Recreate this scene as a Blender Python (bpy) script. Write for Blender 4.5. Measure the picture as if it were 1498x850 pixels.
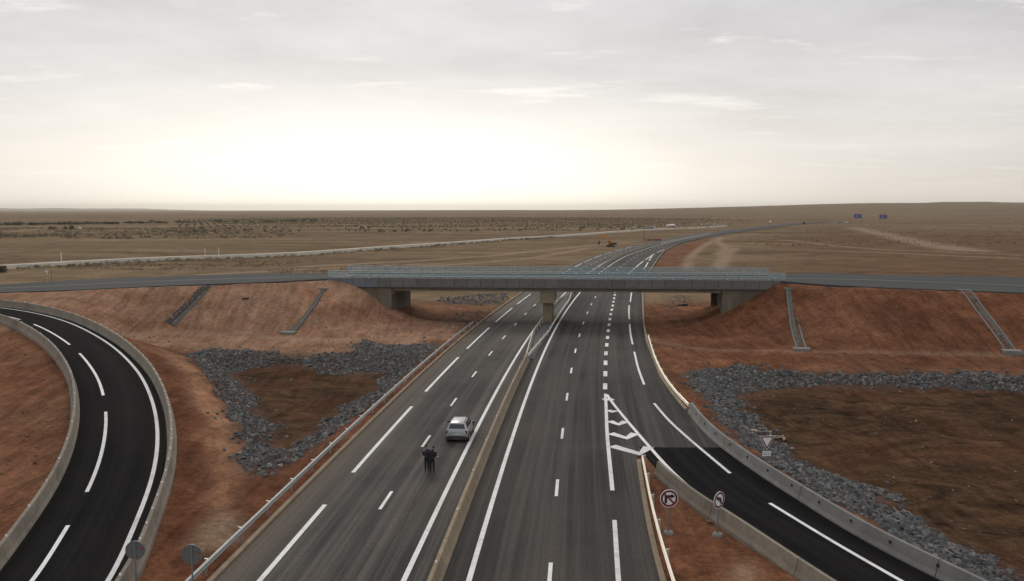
import bpy, math, random
import numpy as np
from mathutils import Vector, Matrix
from mathutils.geometry import delaunay_2d_cdt

random.seed(7); RNG = np.random.default_rng(7)
for o in list(bpy.data.objects): bpy.data.objects.remove(o)
scene = bpy.context.scene
COL = scene.collection

# ------------------------------------------------------------------ camera
FPX, CAMH, HORIZ = 1220.0, 17.5, 307.0
PITCH = math.atan((425 - HORIZ) / FPX)
cd = bpy.data.cameras.new('camera'); cam = bpy.data.objects.new('camera', cd); COL.objects.link(cam)
cam.location = (0, 0, CAMH); cam.rotation_euler = (math.pi / 2 - PITCH, 0, 0)
cd.sensor_width = 36; cd.lens = 36 * FPX / 1498; cd.clip_start = 0.5; cd.clip_end = 90000
scene.camera = cam
scene.render.resolution_x = 1024; scene.render.resolution_y = 581

# ------------------------------------------------------------------ world: hazy overcast, low sun behind the cloud
SUN_AZ = math.radians(-14.0)      # from +Y, positive towards +X
SUN_EL = math.radians(34.0)
sun_dir = Vector((math.sin(SUN_AZ) * math.cos(SUN_EL), math.cos(SUN_AZ) * math.cos(SUN_EL), math.sin(SUN_EL)))
world = bpy.data.worlds.new('World'); scene.world = world; world.use_nodes = True
nt = world.node_tree; nt.nodes.clear()
def N(tree, kind, **kw):
    n = tree.nodes.new(kind)
    for k, v in kw.items():
        if k.startswith('i_'):
            key = k[2:]
            n.inputs[int(key) if key.isdigit() else key.replace('_', ' ')].default_value = v
        else: setattr(n, k, v)
    return n
def M(tree, op, a, b=None, c=None, clamp=False):
    n = tree.nodes.new('ShaderNodeMath'); n.operation = op; n.use_clamp = clamp
    for i, v in enumerate((a, b, c)):
        if v is None: continue
        if isinstance(v, (int, float)): n.inputs[i].default_value = v
        else: tree.links.new(v, n.inputs[i])
    return n.outputs[0]
def MIX(tree, fac, a, b, blend='MIX'):
    n = tree.nodes.new('ShaderNodeMix'); n.data_type = 'RGBA'; n.blend_type = blend; n.clamp_factor = True
    for i, v in ((0, fac), (6, a), (7, b)):
        if isinstance(v, (int, float)): n.inputs[i].default_value = v
        elif isinstance(v, tuple): n.inputs[i].default_value = (v + (1,))[:4]
        else: tree.links.new(v, n.inputs[i])
    return n.outputs[2]
def RAMP(tree, fac, stops, interp='LINEAR'):
    n = tree.nodes.new('ShaderNodeValToRGB'); n.color_ramp.interpolation = interp
    el = n.color_ramp.elements
    while len(el) < len(stops): el.new(0.5)
    for e, (p, c) in zip(el, stops):
        e.position = p; e.color = ((c, c, c, 1) if isinstance(c, (int, float)) else tuple(c) + (1,))
    tree.links.new(fac, n.inputs[0]); return n.outputs[0]
L = nt.links.new
tc = N(nt, 'ShaderNodeTexCoord'); sep = N(nt, 'ShaderNodeSeparateXYZ'); L(tc.outputs['Generated'], sep.inputs[0])
elev = M(nt, 'MAXIMUM', sep.outputs[2], 0.0)
sky = N(nt, 'ShaderNodeTexSky', sky_type='NISHITA', sun_disc=False, sun_elevation=SUN_EL, sun_rotation=SUN_AZ,
        altitude=600.0, air_density=1.0, dust_density=4.0, ozone_density=1.0)
skyc = MIX(nt, 1.0, sky.outputs[0], (0.075, 0.075, 0.075), 'MULTIPLY')
# cloud sheet: noise on the plane of the cloud base
den = M(nt, 'ADD', elev, 0.10)
cx_ = M(nt, 'DIVIDE', sep.outputs[0], den); cy_ = M(nt, 'DIVIDE', sep.outputs[1], den)
cmb = N(nt, 'ShaderNodeCombineXYZ'); L(cx_, cmb.inputs[0]); L(cy_, cmb.inputs[1])
n1 = N(nt, 'ShaderNodeTexNoise', i_Scale=0.6, i_Detail=9.0, i_Roughness=0.62, i_Distortion=0.15); L(cmb.outputs[0], n1.inputs['Vector'])
n2 = N(nt, 'ShaderNodeTexNoise', i_Scale=1.15, i_Detail=10.0, i_Roughness=0.66, i_Distortion=0.2); wm = N(nt, 'ShaderNodeMapping'); wm.inputs['Scale'].default_value = (0.8, 1.7, 1); wm.inputs['Rotation'].default_value = (0, 0, -0.35); wm.inputs['Location'].default_value = (3.1, 1.7, 0); L(cmb.outputs[0], wm.inputs[0]); L(wm.outputs[0], n2.inputs['Vector'])
thick = RAMP(nt, n1.outputs[0], [(0.34, 0.0), (0.66, 1.0)])
wisps = RAMP(nt, n2.outputs[0], [(0.56, 0.0), (0.66, 1.0)])
cloudc = MIX(nt, thick, (0.585, 0.575, 0.595), (0.83, 0.82, 0.83))
cloudc = MIX(nt, M(nt, 'MULTIPLY', wisps, 0.7), cloudc, (1.0, 0.985, 0.95))
hz = RAMP(nt, elev, [(0.0, 1.0), (0.06, 0.7), (0.15, 0.25), (0.30, 0.0)])
cloudc = MIX(nt, M(nt, 'MULTIPLY', hz, 0.85), cloudc, (0.79, 0.735, 0.65))
# the glow of the veiled sun, a broad pool of light low over the plain
vd = N(nt, 'ShaderNodeCombineXYZ')
L(M(nt, 'SUBTRACT', sep.outputs[0], -0.13), vd.inputs[0])
L(M(nt, 'MULTIPLY', M(nt, 'SUBTRACT', sep.outputs[2], 0.02), 3.6), vd.inputs[1])
ln = N(nt, 'ShaderNodeVectorMath', operation='LENGTH'); L(vd.outputs[0], ln.inputs[0])
wob = M(nt, 'MULTIPLY', M(nt, 'SUBTRACT', n1.outputs[0], 0.5), 0.14)
glow = RAMP(nt, M(nt, 'ADD', ln.outputs['Value'], wob), [(0.0, 1.0), (0.22, 0.72), (0.36, 0.36), (0.52, 0.11), (0.8, 0.0)], 'LINEAR')
front = RAMP(nt, sep.outputs[1], [(0.0, 0.0), (0.5, 1.0)])
glow = M(nt, 'MULTIPLY', glow, front)
base = MIX(nt, 0.955, skyc, cloudc)
gl = MIX(nt, 1.0, base, MIX(nt, glow, (0, 0, 0), (0.66, 0.625, 0.52)), 'ADD')
below = M(nt, 'LESS_THAN', sep.outputs[2], -0.002)
fin = MIX(nt, below, gl, (0.16, 0.12, 0.085))
bg = N(nt, 'ShaderNodeBackground', i_Strength=1.0); L(fin, bg.inputs[0])
wo = N(nt, 'ShaderNodeOutputWorld'); L(bg.outputs[0], wo.inputs[0])

# ------------------------------------------------------------------ sun (veiled) and exposure
sd = bpy.data.lights.new('sun', 'SUN'); sd.energy = 0.9; sd.angle = math.radians(18); sd.color = (1.0, 0.9, 0.76)
sun = bpy.data.objects.new('sun', sd); COL.objects.link(sun)
sun.rotation_euler = (-sun_dir).to_track_quat('-Z', 'Y').to_euler()
vs = scene.view_settings; vs.view_transform = 'Standard'; vs.look = 'None'; vs.exposure = 0.0; vs.gamma = 1.0; vs.use_curve_mapping = False

# ------------------------------------------------------------------ helpers
def tag(o, label=None, cat=None, group=None, kind=None):
    if label: o['label'] = label
    if cat: o['category'] = cat
    if group: o['group'] = group
    if kind: o['kind'] = kind
    return o
def G(px, py, z=0.0):
    """pixel of the photograph -> point on the level z"""
    x = (px - 749) / FPX; y = -(py - 425) / FPX
    dy = math.cos(PITCH) + y * math.sin(PITCH); dz = -math.sin(PITCH) + y * math.cos(PITCH)
    t = (z - CAMH) / dz
    return np.array((x * t, dy * t, z))
def hit(px, py):
    """where the sight line meets the ground sheet"""
    x = (px - 749) / FPX; y = -(py - 425) / FPX
    d = np.array((x, math.cos(PITCH) + y * math.sin(PITCH), -math.sin(PITCH) + y * math.cos(PITCH)))
    t = 25.0
    while t < 400:
        p = d * t; p[2] += CAMH
        if p[2] < groundz(p[0], p[1]): return p
        t += 0.15
    return p
def GL(pts, z=None): return np.array([G(p[0], p[1], p[2] if z is None else z) for p in pts])
class MB:
    def __init__(s): s.v = []; s.f = []; s.m = []
    def add(s, vs, fs, mi=0):
        n = len(s.v); s.v += [tuple(map(float, v)) for v in vs]; s.f += [tuple(i + n for i in f) for f in fs]; s.m += [mi] * len(fs)
        return s
    def box(s, c, size, rz=0.0, mi=0, taper=1.0, mat=None):
        hx, hy, hz_ = [a / 2 for a in size]
        P = []
        for z, k in ((-hz_, 1), (hz_, taper)):
            for x, y in ((-hx, -hy), (hx, -hy), (hx, hy), (-hx, hy)):
                P.append((x * k, y * k, z))
        if mat is not None: P = [tuple(mat @ Vector(p)) for p in P]
        else:
            ca, sa = math.cos(rz), math.sin(rz)
            P = [(x * ca - y * sa + c[0], x * sa + y * ca + c[1], z + c[2]) for x, y, z in P]
        return s.add(P, [(0, 3, 2, 1), (4, 5, 6, 7), (0, 1, 5, 4), (1, 2, 6, 5), (2, 3, 7, 6), (3, 0, 4, 7)], mi)
    def tube(s, a, b, ra, rb=None, n=10, mi=0, caps=True):
        a = Vector(a); b = Vector(b); rb = ra if rb is None else rb
        d = (b - a).normalized(); u = d.orthogonal().normalized(); w = d.cross(u)
        P = []
        for c, r in ((a, ra), (b, rb)):
            for i in range(n):
                t = 2 * math.pi * i / n; P.append(c + u * math.cos(t) * r + w * math.sin(t) * r)
        F = [(i, (i + 1) % n, n + (i + 1) % n, n + i) for i in range(n)]
        if caps: F += [tuple(range(n))[::-1], tuple(range(n, 2 * n))]
        return s.add(P, F, mi)
    def prism(s, poly, axis, lo, hi, mi=0):
        """poly in the two other axes, extruded along axis"""
        P = []
        for t in (lo, hi):
            for a, b in poly:
                P.append({'x': (t, a, b), 'y': (a, t, b), 'z': (a, b, t)}[axis])
        n = len(poly)
        return s.add(P, [(i, (i + 1) % n, n + (i + 1) % n, n + i) for i in range(n)] + [tuple(range(n))[::-1], tuple(range(n, 2 * n))], mi)
    def mesh(s, name, mats=(), smooth=False):
        me = bpy.data.meshes.new(name); me.from_pydata(s.v, [], s.f)
        for m in (mats if isinstance(mats, (list, tuple)) else [mats]): me.materials.append(m)
        if any(s.m): me.polygons.foreach_set('material_index', s.m)
        if smooth: me.polygons.foreach_set('use_smooth', [True] * len(s.f))
        import bmesh
        b = bmesh.new(); b.from_mesh(me); bmesh.ops.recalc_face_normals(b, faces=b.faces); b.to_mesh(me); b.free()
        return me
    def build(s, name, mats, parent=None, loc=None, rz=0.0, smooth=False, bevel=0.0):
        o = link(name, s.mesh(name, mats, smooth), parent, loc, rz)
        if bevel:
            m = o.modifiers.new('bevel', 'BEVEL'); m.width = bevel; m.segments = 2; m.limit_method = 'ANGLE'
        return o
def link(name, me, parent=None, loc=None, rz=0.0):
    o = bpy.data.objects.new(name, me); COL.objects.link(o)
    if parent: o.parent = parent
    if loc is not None: o.location = loc
    o.rotation_euler = (0, 0, rz)
    return o
def thing(name, label, cat, loc=(0, 0, 0), rz=0.0, group=None):
    o = link(name, None, None, loc, rz); return tag(o, label, cat, group)
def spline(pts, step=1.0):
    """Catmull-Rom (centripetal-ish) through pts, resampled every step metres"""
    P = np.array(pts, float)
    if len(P) == 2: dense = np.linspace(P[0], P[1], 50)
    else:
        E = np.vstack([2 * P[0] - P[1], P, 2 * P[-1] - P[-2]]); out = []
        for i in range(1, len(E) - 2):
            p0, p1, p2, p3 = E[i - 1], E[i], E[i + 1], E[i + 2]
            d = max(np.linalg.norm(p2 - p1), 1e-6)
            m1 = (p2 - p0) / (np.linalg.norm(p2 - p1) + np.linalg.norm(p1 - p0)) * d
            m2 = (p3 - p1) / (np.linalg.norm(p3 - p2) + np.linalg.norm(p2 - p1)) * d
            t = np.linspace(0, 1, 25, endpoint=False)[:, None]
            out.append((2*t**3-3*t**2+1)*p1 + (t**3-2*t**2+t)*m1 + (-2*t**3+3*t**2)*p2 + (t**3-t**2)*m2)
        dense = np.vstack(out + [P[-1:]])
    s = np.r_[0, np.cumsum(np.linalg.norm(np.diff(dense, axis=0), axis=1))]
    n = max(2, int(round(s[-1] / step)) + 1); q = np.linspace(0, s[-1], n)
    return np.stack([np.interp(q, s, dense[:, k]) for k in range(dense.shape[1])], 1)
def smooth(P, it=4):
    P = P.copy()
    for _ in range(it): P[1:-1] = 0.25 * P[:-2] + 0.5 * P[1:-1] + 0.25 * P[2:]
    return P
def normals(P):
    t = np.gradient(P[:, :2], axis=0); t /= np.linalg.norm(t, axis=1)[:, None] + 1e-9
    return np.stack([-t[:, 1], t[:, 0]], 1)          # left of the walking direction
def offset(P, d, dz=0.0):
    Q = P.copy(); Q[:, :2] += normals(P) * (d if np.isscalar(d) else np.asarray(d)[:, None]); Q[:, 2] += dz; return Q
def sweep(P, prof, closed=True, caps=True):
    """prof: (left offset, height) pairs"""
    nrm = normals(P); m = MB(); k = len(prof); V = []
    for p, n in zip(P, nrm):
        for o_, h in prof: V.append((p[0] + n[0] * o_, p[1] + n[1] * o_, p[2] + h))
    F = []
    for i in range(len(P) - 1):
        for j in range(k if closed else k - 1):
            j2 = (j + 1) % k; F.append((i * k + j, (i + 1) * k + j, (i + 1) * k + j2, i * k + j2))
    if caps and closed: F += [tuple(range(k)), tuple(range((len(P) - 1) * k, len(P) * k))[::-1]]
    m.add(V, F); return m
def inpoly(x, y, poly):
    x = np.asarray(x); y = np.asarray(y); r = np.zeros(x.shape, bool); n = len(poly); j = n - 1
    for i in range(n):
        xi, yi = poly[i][:2]; xj, yj = poly[j][:2]
        c = ((yi > y) != (yj > y)) & (x < (xj - xi) * (y - yi) / (yj - yi + 1e-12) + xi); r ^= c; j = i
    return r
def vnoise(x, y, scale, seed=0):
    r = np.random.default_rng(seed); T = r.random((256, 256)); x = np.asarray(x) * scale; y = np.asarray(y) * scale
    xi = np.floor(x).astype(int); yi = np.floor(y).astype(int); fx = x - xi; fy = y - yi
    fx = fx * fx * (3 - 2 * fx); fy = fy * fy * (3 - 2 * fy)
    g = lambda a, b: T[a % 256, b % 256]
    return (g(xi, yi) * (1 - fx) + g(xi + 1, yi) * fx) * (1 - fy) + (g(xi, yi + 1) * (1 - fx) + g(xi + 1, yi + 1) * fx) * fy - 0.5

# ------------------------------------------------------------------ materials
def mat(name, col, rough=0.85, metal=0.0, var=0.0, scale=6.0, bump=0.0, bscale=40.0, stretch=(1, 1, 1), spec=0.5, coat=0.0, stain=None):
    m = bpy.data.materials.new(name); m.use_nodes = True; t = m.node_tree; t.nodes.clear()
    out = N(t, 'ShaderNodeOutputMaterial'); b = N(t, 'ShaderNodeBsdfPrincipled'); t.links.new(b.outputs[0], out.inputs[0])
    b.inputs['Roughness'].default_value = rough; b.inputs['Metallic'].default_value = metal
    b.inputs['Specular IOR Level'].default_value = spec; b.inputs['Coat Weight'].default_value = coat
    b.inputs['Base Color'].default_value = tuple(col) + (1,)
    if var or bump:
        c = N(t, 'ShaderNodeTexCoord'); mp = N(t, 'ShaderNodeMapping'); mp.inputs['Scale'].default_value = stretch
        t.links.new(c.outputs['Object'], mp.inputs[0])
        if var:
            n = N(t, 'ShaderNodeTexNoise', i_Scale=scale, i_Detail=6.0, i_Roughness=0.65); t.links.new(mp.outputs[0], n.inputs['Vector'])
            f = RAMP(t, n.outputs[0], [(0.3, 0.0), (0.7, 1.0)])
            lo = tuple(max(0, x * (1 - var)) for x in col); hi = tuple(min(1, x * (1 + var)) for x in col)
            cc = MIX(t, f, lo, hi)
            if stain:
                n3 = N(t, 'ShaderNodeTexNoise', i_Scale=scale * 0.23, i_Detail=5.0, i_Roughness=0.7, i_Distortion=0.6); t.links.new(mp.outputs[0], n3.inputs['Vector'])
                cc = MIX(t, M(t, 'MULTIPLY', RAMP(t, n3.outputs[0], [(0.5, 0.0), (0.68, 1.0)]), 0.7), cc, stain)
            oi = N(t, 'ShaderNodeObjectInfo'); cc = MIX(t, 1.0, cc, RAMP(t, oi.outputs['Random'], [(0.0, 0.9), (1.0, 1.1)]), 'MULTIPLY'); t.links.new(cc, b.inputs['Base Color'])
        if bump:
            n = N(t, 'ShaderNodeTexNoise', i_Scale=bscale, i_Detail=5.0, i_Roughness=0.7); t.links.new(mp.outputs[0], n.inputs['Vector'])
            bp = N(t, 'ShaderNodeBump', i_Strength=bump, i_Distance=0.03); t.links.new(n.outputs[0], bp.inputs['Height']); t.links.new(bp.outputs[0], b.inputs['Normal'])
    return m
CONC = mat('concrete', (0.205, 0.18, 0.142), 0.9, var=0.16, scale=1.5, bump=0.3, stain=(0.115, 0.098, 0.076))
CONC_TAN = mat('concrete_tan', (0.25, 0.2, 0.135), 0.9, var=0.2, scale=1.2, bump=0.3, stain=(0.155, 0.105, 0.066))
CONC_GREY = mat('concrete_grey', (0.185, 0.182, 0.17), 0.9, var=0.18, scale=0.9, bump=0.25, stain=(0.115, 0.105, 0.09))
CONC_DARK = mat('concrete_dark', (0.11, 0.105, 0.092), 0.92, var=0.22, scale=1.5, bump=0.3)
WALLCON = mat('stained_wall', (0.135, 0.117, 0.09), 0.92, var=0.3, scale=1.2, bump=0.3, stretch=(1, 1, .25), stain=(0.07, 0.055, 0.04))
FASCIA = mat('fascia_grey', (0.125, 0.127, 0.124), 0.85, var=0.14, scale=1.1, bump=0.1, stain=(0.075, 0.072, 0.066))
FASCIA_NEW = mat('fascia_blue_grey', (0.13, 0.145, 0.165), 0.8, var=0.1, scale=1.1, bump=0.1)
GALV = mat('galvanised_steel', (0.42, 0.44, 0.435), 0.45, 0.7, var=0.12, scale=3.0)
GALV_WARM = mat('galvanised_warm', (0.6, 0.565, 0.49), 0.45, 0.55, var=0.14, scale=2.0)
RAILSTEEL = mat('rail_steel', (0.30, 0.40, 0.44), 0.45, 0.45, var=0.15, scale=3.0)
PAINT = mat('road_paint', (0.7, 0.71, 0.7), 0.75, var=0.13, scale=2.2, bump=0.1, stain=(0.46, 0.45, 0.42))
PAINT_OLD = mat('road_paint_worn', (0.45, 0.45, 0.44), 0.8, var=0.25, scale=3.0)
REFLECT = mat('reflector_white', (0.75, 0.75, 0.72), 0.35)
HOLE = mat('drain_hole', (0.02, 0.02, 0.02), 0.9)
SIGNWHITE = mat('sign_white', (0.68, 0.68, 0.7), 0.45)
SIGNRED = mat('sign_red', (0.11, 0.008, 0.017), 0.5)
SIGNBLACK = mat('sign_black', (0.012, 0.012, 0.014), 0.5)
SIGNBACK = mat('sign_back', (0.17, 0.18, 0.185), 0.5, 0.4, var=0.1, scale=4)
SIGNBLUE = mat('sign_blue', (0.045, 0.085, 0.23), 0.6)
TAGRED = mat('tag_red', (0.32, 0.03, 0.02), 0.6)
POST = mat('post_grey', (0.2, 0.21, 0.215), 0.5, 0.4)
BLACK = mat('rubber', (0.018, 0.018, 0.018), 0.8)
CARPAINT = mat('car_paint', (0.36, 0.38, 0.395), 0.28, 0.25, coat=0.6)
GLASS = mat('car_glass', (0.012, 0.015, 0.018), 0.08, spec=0.7)
PLASTIC = mat('black_plastic', (0.025, 0.025, 0.027), 0.6)
LAMPRED = mat('lamp_red', (0.11, 0.012, 0.018), 0.2, coat=0.5)
SILVER = mat('wheel_silver', (0.35, 0.36, 0.37), 0.4, 0.8)
EXC = mat('excavator_orange', (0.5, 0.2, 0.045), 0.6, var=0.2, scale=2)
EXDARK = mat('excavator_dark', (0.035, 0.032, 0.03), 0.7)
VEHWHITE = mat('vehicle_white', (0.72, 0.72, 0.7), 0.4)
VEHGREY = mat('vehicle_grey', (0.24, 0.26, 0.27), 0.6)
SKIN = mat('skin', (0.28, 0.16, 0.11), 0.6)
HAIR = mat('hair', (0.012, 0.01, 0.009), 0.7)
NAVY = mat('cloth_navy', (0.022, 0.026, 0.048), 0.9, var=0.2, scale=8)
CHAR = mat('cloth_charcoal', (0.014, 0.014, 0.016), 0.9, var=0.2, scale=8)
TROUS = mat('cloth_black', (0.011, 0.011, 0.013), 0.9, var=0.2, scale=8)
PAPER = mat('paper', (0.75, 0.75, 0.73), 0.8)
TIMBER = mat('pole_timber', (0.09, 0.085, 0.08), 0.9)
LEAF = mat('bush_leaf', (0.05, 0.05, 0.026), 0.9, var=0.3, scale=1.0)
LEAF2 = mat('orchard_leaf', (0.085, 0.075, 0.042), 0.9, var=0.3, scale=0.4)
GRAVEL = mat('pale_gravel', (0.42, 0.38, 0.31), 0.95, var=0.16, scale=0.2, bump=0.2, bscale=4)
def rockmat(name, cols):
    m = bpy.data.materials.new(name); m.use_nodes = True; t = m.node_tree; b = t.nodes['Principled BSDF']
    oi = N(t, 'ShaderNodeObjectInfo'); ge = N(t, 'ShaderNodeNewGeometry'); c = N(t, 'ShaderNodeTexCoord')
    f = M(t, 'FRACT', M(t, 'ADD', oi.outputs['Random'], ge.outputs['Random Per Island']))
    cc = RAMP(t, f, [(i / (len(cols) - 1), q) for i, q in enumerate(cols)])
    n = N(t, 'ShaderNodeTexNoise', i_Scale=3.0, i_Detail=5.0); t.links.new(c.outputs['Object'], n.inputs['Vector'])
    cc = MIX(t, 1.0, cc, RAMP(t, n.outputs[0], [(0.25, 0.7), (0.75, 1.25)]), 'MULTIPLY')
    oi = N(t, 'ShaderNodeObjectInfo'); cc = MIX(t, 1.0, cc, RAMP(t, oi.outputs['Random'], [(0.0, 0.9), (1.0, 1.1)]), 'MULTIPLY'); t.links.new(cc, b.inputs['Base Color']); b.inputs['Roughness'].default_value = 0.85
    return m
ROCK = rockmat('grey_rock', [(0.045, 0.049, 0.054), (0.085, 0.09, 0.095), (0.06, 0.064, 0.068), (0.125, 0.125, 0.12), (0.05, 0.052, 0.056), (0.1, 0.09, 0.08), (0.2, 0.19, 0.17), (0.07, 0.073, 0.077)])
RUBBLE = rockmat('rubble', [(0.15, 0.075, 0.045), (0.09, 0.04, 0.024), (0.19, 0.11, 0.07), (0.11, 0.05, 0.03), (0.24, 0.17, 0.12)])

def asphalt(name, col, dark, streak=0.5, patch=0.5, spec=0.1, split=None):
    """uv: u = metres across, v = metres along"""
    m = bpy.data.materials.new(name); m.use_nodes = True; t = m.node_tree; b = t.nodes['Principled BSDF']; lk = t.links.new
    uv = N(t, 'ShaderNodeUVMap'); uv.uv_map = 'uv'
    def noise(sx, sy, det=6.0, rough=0.6, dist=0.0):
        mp = N(t, 'ShaderNodeMapping'); mp.inputs['Scale'].default_value = (sx, sy, 1); lk(uv.outputs[0], mp.inputs[0])
        n = N(t, 'ShaderNodeTexNoise', i_Scale=1.0, i_Detail=det, i_Roughness=rough, i_Distortion=dist); lk(mp.outputs[0], n.inputs['Vector']); return n.outputs[0]
    big = noise(0.12, 0.05, 4, 0.6); st = noise(0.95, 0.010, 4, 0.6, .2); st2 = noise(3.2, 0.022, 4, 0.6); fine = noise(7, 7, 6, 0.75); cross = noise(0.10, 0.33, 3, 0.6)
    c = MIX(t, M(t, 'MULTIPLY', RAMP(t, st, [(0.43, 0.0), (0.57, 1.0)]), streak), col, dark)
    c = MIX(t, M(t, 'MULTIPLY', RAMP(t, st2, [(0.45, 0.0), (0.57, 1.0)]), streak * 0.55), c, dark)
    c = MIX(t, M(t, 'MULTIPLY', RAMP(t, big, [(0.4, 0.0), (0.68, 1.0)]), patch), c, tuple(x * 1.4 for x in (col[0] * 1.08, col[1], col[2] * 0.92)))
    c = MIX(t, M(t, 'MULTIPLY', RAMP(t, cross, [(0.5, 0.0), (0.75, 1.0)]), patch * 0.5), c, dark)
    if split:                                    # the far carriageway was laid with a darker mix
        sp_ = N(t, 'ShaderNodeSeparateXYZ'); lk(uv.outputs[0], sp_.inputs[0])
        c = MIX(t, M(t, 'MULTIPLY', RAMP(t, M(t, 'ADD', M(t, 'MULTIPLY', sp_.outputs[0], 0.1), M(t, 'MULTIPLY', big, 0.35)), [(0.18, 1.0), (0.42, 0.0)]), 0.6), c, (0.135, 0.11, 0.082))
        c = MIX(t, M(t, 'GREATER_THAN', sp_.outputs[0], split), c, MIX(t, 1.0, c, (0.66, 0.665, 0.68), 'MULTIPLY'))
    c = MIX(t, 1.0, c, RAMP(t, fine, [(0.3, 0.62), (0.7, 1.4)]), 'MULTIPLY')
    lk(c, b.inputs['Base Color']); b.inputs['Roughness'].default_value = 0.9; b.inputs['Specular IOR Level'].default_value = spec
    bp = N(t, 'ShaderNodeBump', i_Strength=0.25, i_Distance=0.01); lk(fine, bp.inputs['Height']); lk(bp.outputs[0], b.inputs['Normal'])
    return m
ASPH = asphalt('asphalt_highway', (0.096, 0.088, 0.079), (0.03, 0.0295, 0.03), 0.85, 0.45, 0.2, 10.5)
ASPH_NEW = asphalt('asphalt_fresh', (0.0145, 0.0142, 0.0145), (0.005, 0.005, 0.006), 0.75, 0.5, 0.03)
ASPH_X = asphalt('asphalt_crossroad', (0.066, 0.07, 0.07), (0.045, 0.048, 0.05), 0.5, 0.3)

# ------------------------------------------------------------------ alignments
CO = (-6.33978161, 6.9095645, 0.19219697, 1.78276202, -0.34591698)
ky = [-20, 0, 20, 40, 60, 80, 100, 120, 140, 160, 180, 200, 251.8, 315, 357, 390, 470, 550, 625, 741, 860, 978, 1076, 1250]
kx = [sum(c * (y / 100) ** i for i, c in enumerate(CO)) if y <= 200 else None for y in ky]
for i, v in zip(range(12, len(ky)), [26.9, 41.2, 53.3, 63.3, 90, 120, 150, 200, 254, 312, 362, 455]): kx[i] = v
CL = spline(np.array([(x, y, 0.0) for x, y in zip(kx, ky)]), 1.0); CL = smooth(CL, 20)
def cX(y): return np.interp(y, CL[:, 1], CL[:, 0])
def cAt(y, off, z=0.0):
    x = cX(y); d = (cX(y + 0.5) - cX(y - 0.5)); l = math.hypot(1, d); return np.array((x + off / l, y - off * d / l, z))
def cLine(y0, y1, off, z=0.0, step=2.0):
    n = max(2, int((y1 - y0) / step) + 1); return np.array([cAt(y, off if np.isscalar(off) else off(y), z) for y in np.linspace(y0, y1, n)])

RIGHT = np.array([(5.6, 5), (6.1, 20), (6.6, 30), (7.03, 38), (7.55, 45.4), (8.72, 57.2), (9.5, 60.0), (15.4, 60.3), (15.2, 65), (15.13, 71.1), (15.2, 78), (15.53, 86.6), (17.85, 110), (20.1, 127), (22.64, 143.9), (27.93, 178.5), (34.5, 215), (42.9, 255.5), (53.85, 307), (64.6, 355), (76.5, 399.6), (99.2, 470), (117.2, 515), (140, 572), (172, 648), (218, 741), (275, 860), (333, 978), (383, 1076), (480, 1250)])
def rX(y): return np.interp(y, RIGHT[:, 1], RIGHT[:, 0])
def lX(y): return cAt(y, -10.49)[0]

RAMP_R_PX = [(160.4, 850, .3), (188, 789, .4), (221, 706, .75), (231, 645.5, 1.3), (224, 590, 1.95), (199, 540, 2.7), (149, 496, 3.5), (83, 465.7, 4.4), (0, 450, 5.0)]
rr = GL(RAMP_R_PX)
rr = np.vstack([[(-15.2, 8, .15), (-16.6, 22, .2)], rr, [(-92, 117.5, 5.15)]])
RAMPL = smooth(spline(rr, 1.0), 12)          # runs away from the camera; left of it = -X side
SOLID_X = np.array([(9.03, 78.1), (9.23, 73.4), (10.12, 61.4), (10.88, 53.6), (11.93, 48.4), (13.19, 44.35), (15.5, 36.5), (18.4, 28), (22, 19), (26, 10)])
OUTER_X = np.array([(15.25, 71.0), (15.15, 66), (15.38, 60.95), (16.3, 54.3), (17.3, 49.06), (18.2, 44.8), (19.1, 41.5), (20.4, 37.8), (23.9, 28.6), (27.8, 19.5), (32, 10.5)])
OUT3 = np.c_[OUTER_X, np.zeros(len(OUTER_X))]; SOL3 = np.c_[SOLID_X, np.zeros(len(SOLID_X))]

BANG = math.atan2(-5.2, 69.0); BU = np.array((math.cos(BANG), math.sin(BANG))); BV = np.array((-math.sin(BANG), math.cos(BANG)))
BP0 = np.array((5.4, 126.4)); BW = 11.6; BU0, BU1 = -34.2, 35.6
def B(u, v, z=0.0): p = BP0 + BU * u + BV * v; return np.array((p[0], p[1], z))
def zc(x): d = max(0.0, abs(x - 7.5) - 30); return 6.9 - 0.03 * d * d / (d + 15)
def GX(px, py, dz=0.0):
    z = 6.5
    for _ in range(12): p = G(px, py, z); z = zc(p[0]) + dz
    return G(px, py, z)
XN = [GX(*q) for q in ((0, 427.5), (100, 424.4), (250, 417.5), (400, 412.2))] + [B(BU0 + .5, .5), B(-15, .5), B(15, .5), B(BU1 - .5, .5)] + [GX(*q) for q in ((1190, 415.5), (1300, 421), (1498, 428.4))]
XF = [GX(*q) for q in ((0, 416), (100, 410), (250, 404), (400, 400))] + [B(BU0 + .5, BW - .5), B(-15, BW - .5), B(15, BW - .5), B(BU1 - .5, BW - .5)] + [GX(*q) for q in ((1190, 399), (1300, 402.6), (1498, 405.5))]
XC = [GX(*q) for q in ((0, 421.5), (100, 417), (250, 410.5), (400, 406))] + [B(BU0 + .5, BW / 2), B(-15, BW / 2), B(15, BW / 2), B(BU1 - .5, BW / 2)] + [GX(*q) for q in ((1190, 407.5), (1300, 410.3), (1498, 418.0))]
def ext(P, lx, rx, dl, dr):
    P = [np.array(p) for p in P]
    a = P[0] + (P[0] - P[1]) / abs(P[0][0] - P[1][0]) * 1.0; 
    L_ = np.array((lx, P[0][1] + dl, 0)); R_ = np.array((rx, P[-1][1] + dr, 0))
    P = [L_] + P + [R_]
    for p in P: p[2] = zc(p[0])
    return spline(P, 1.5)
XN = ext(XN, -245, 245, -22, -45); XF = ext(XF, -245, 245, -22, -45); XC = ext(XC, -245, 245, -22, -45)
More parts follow.
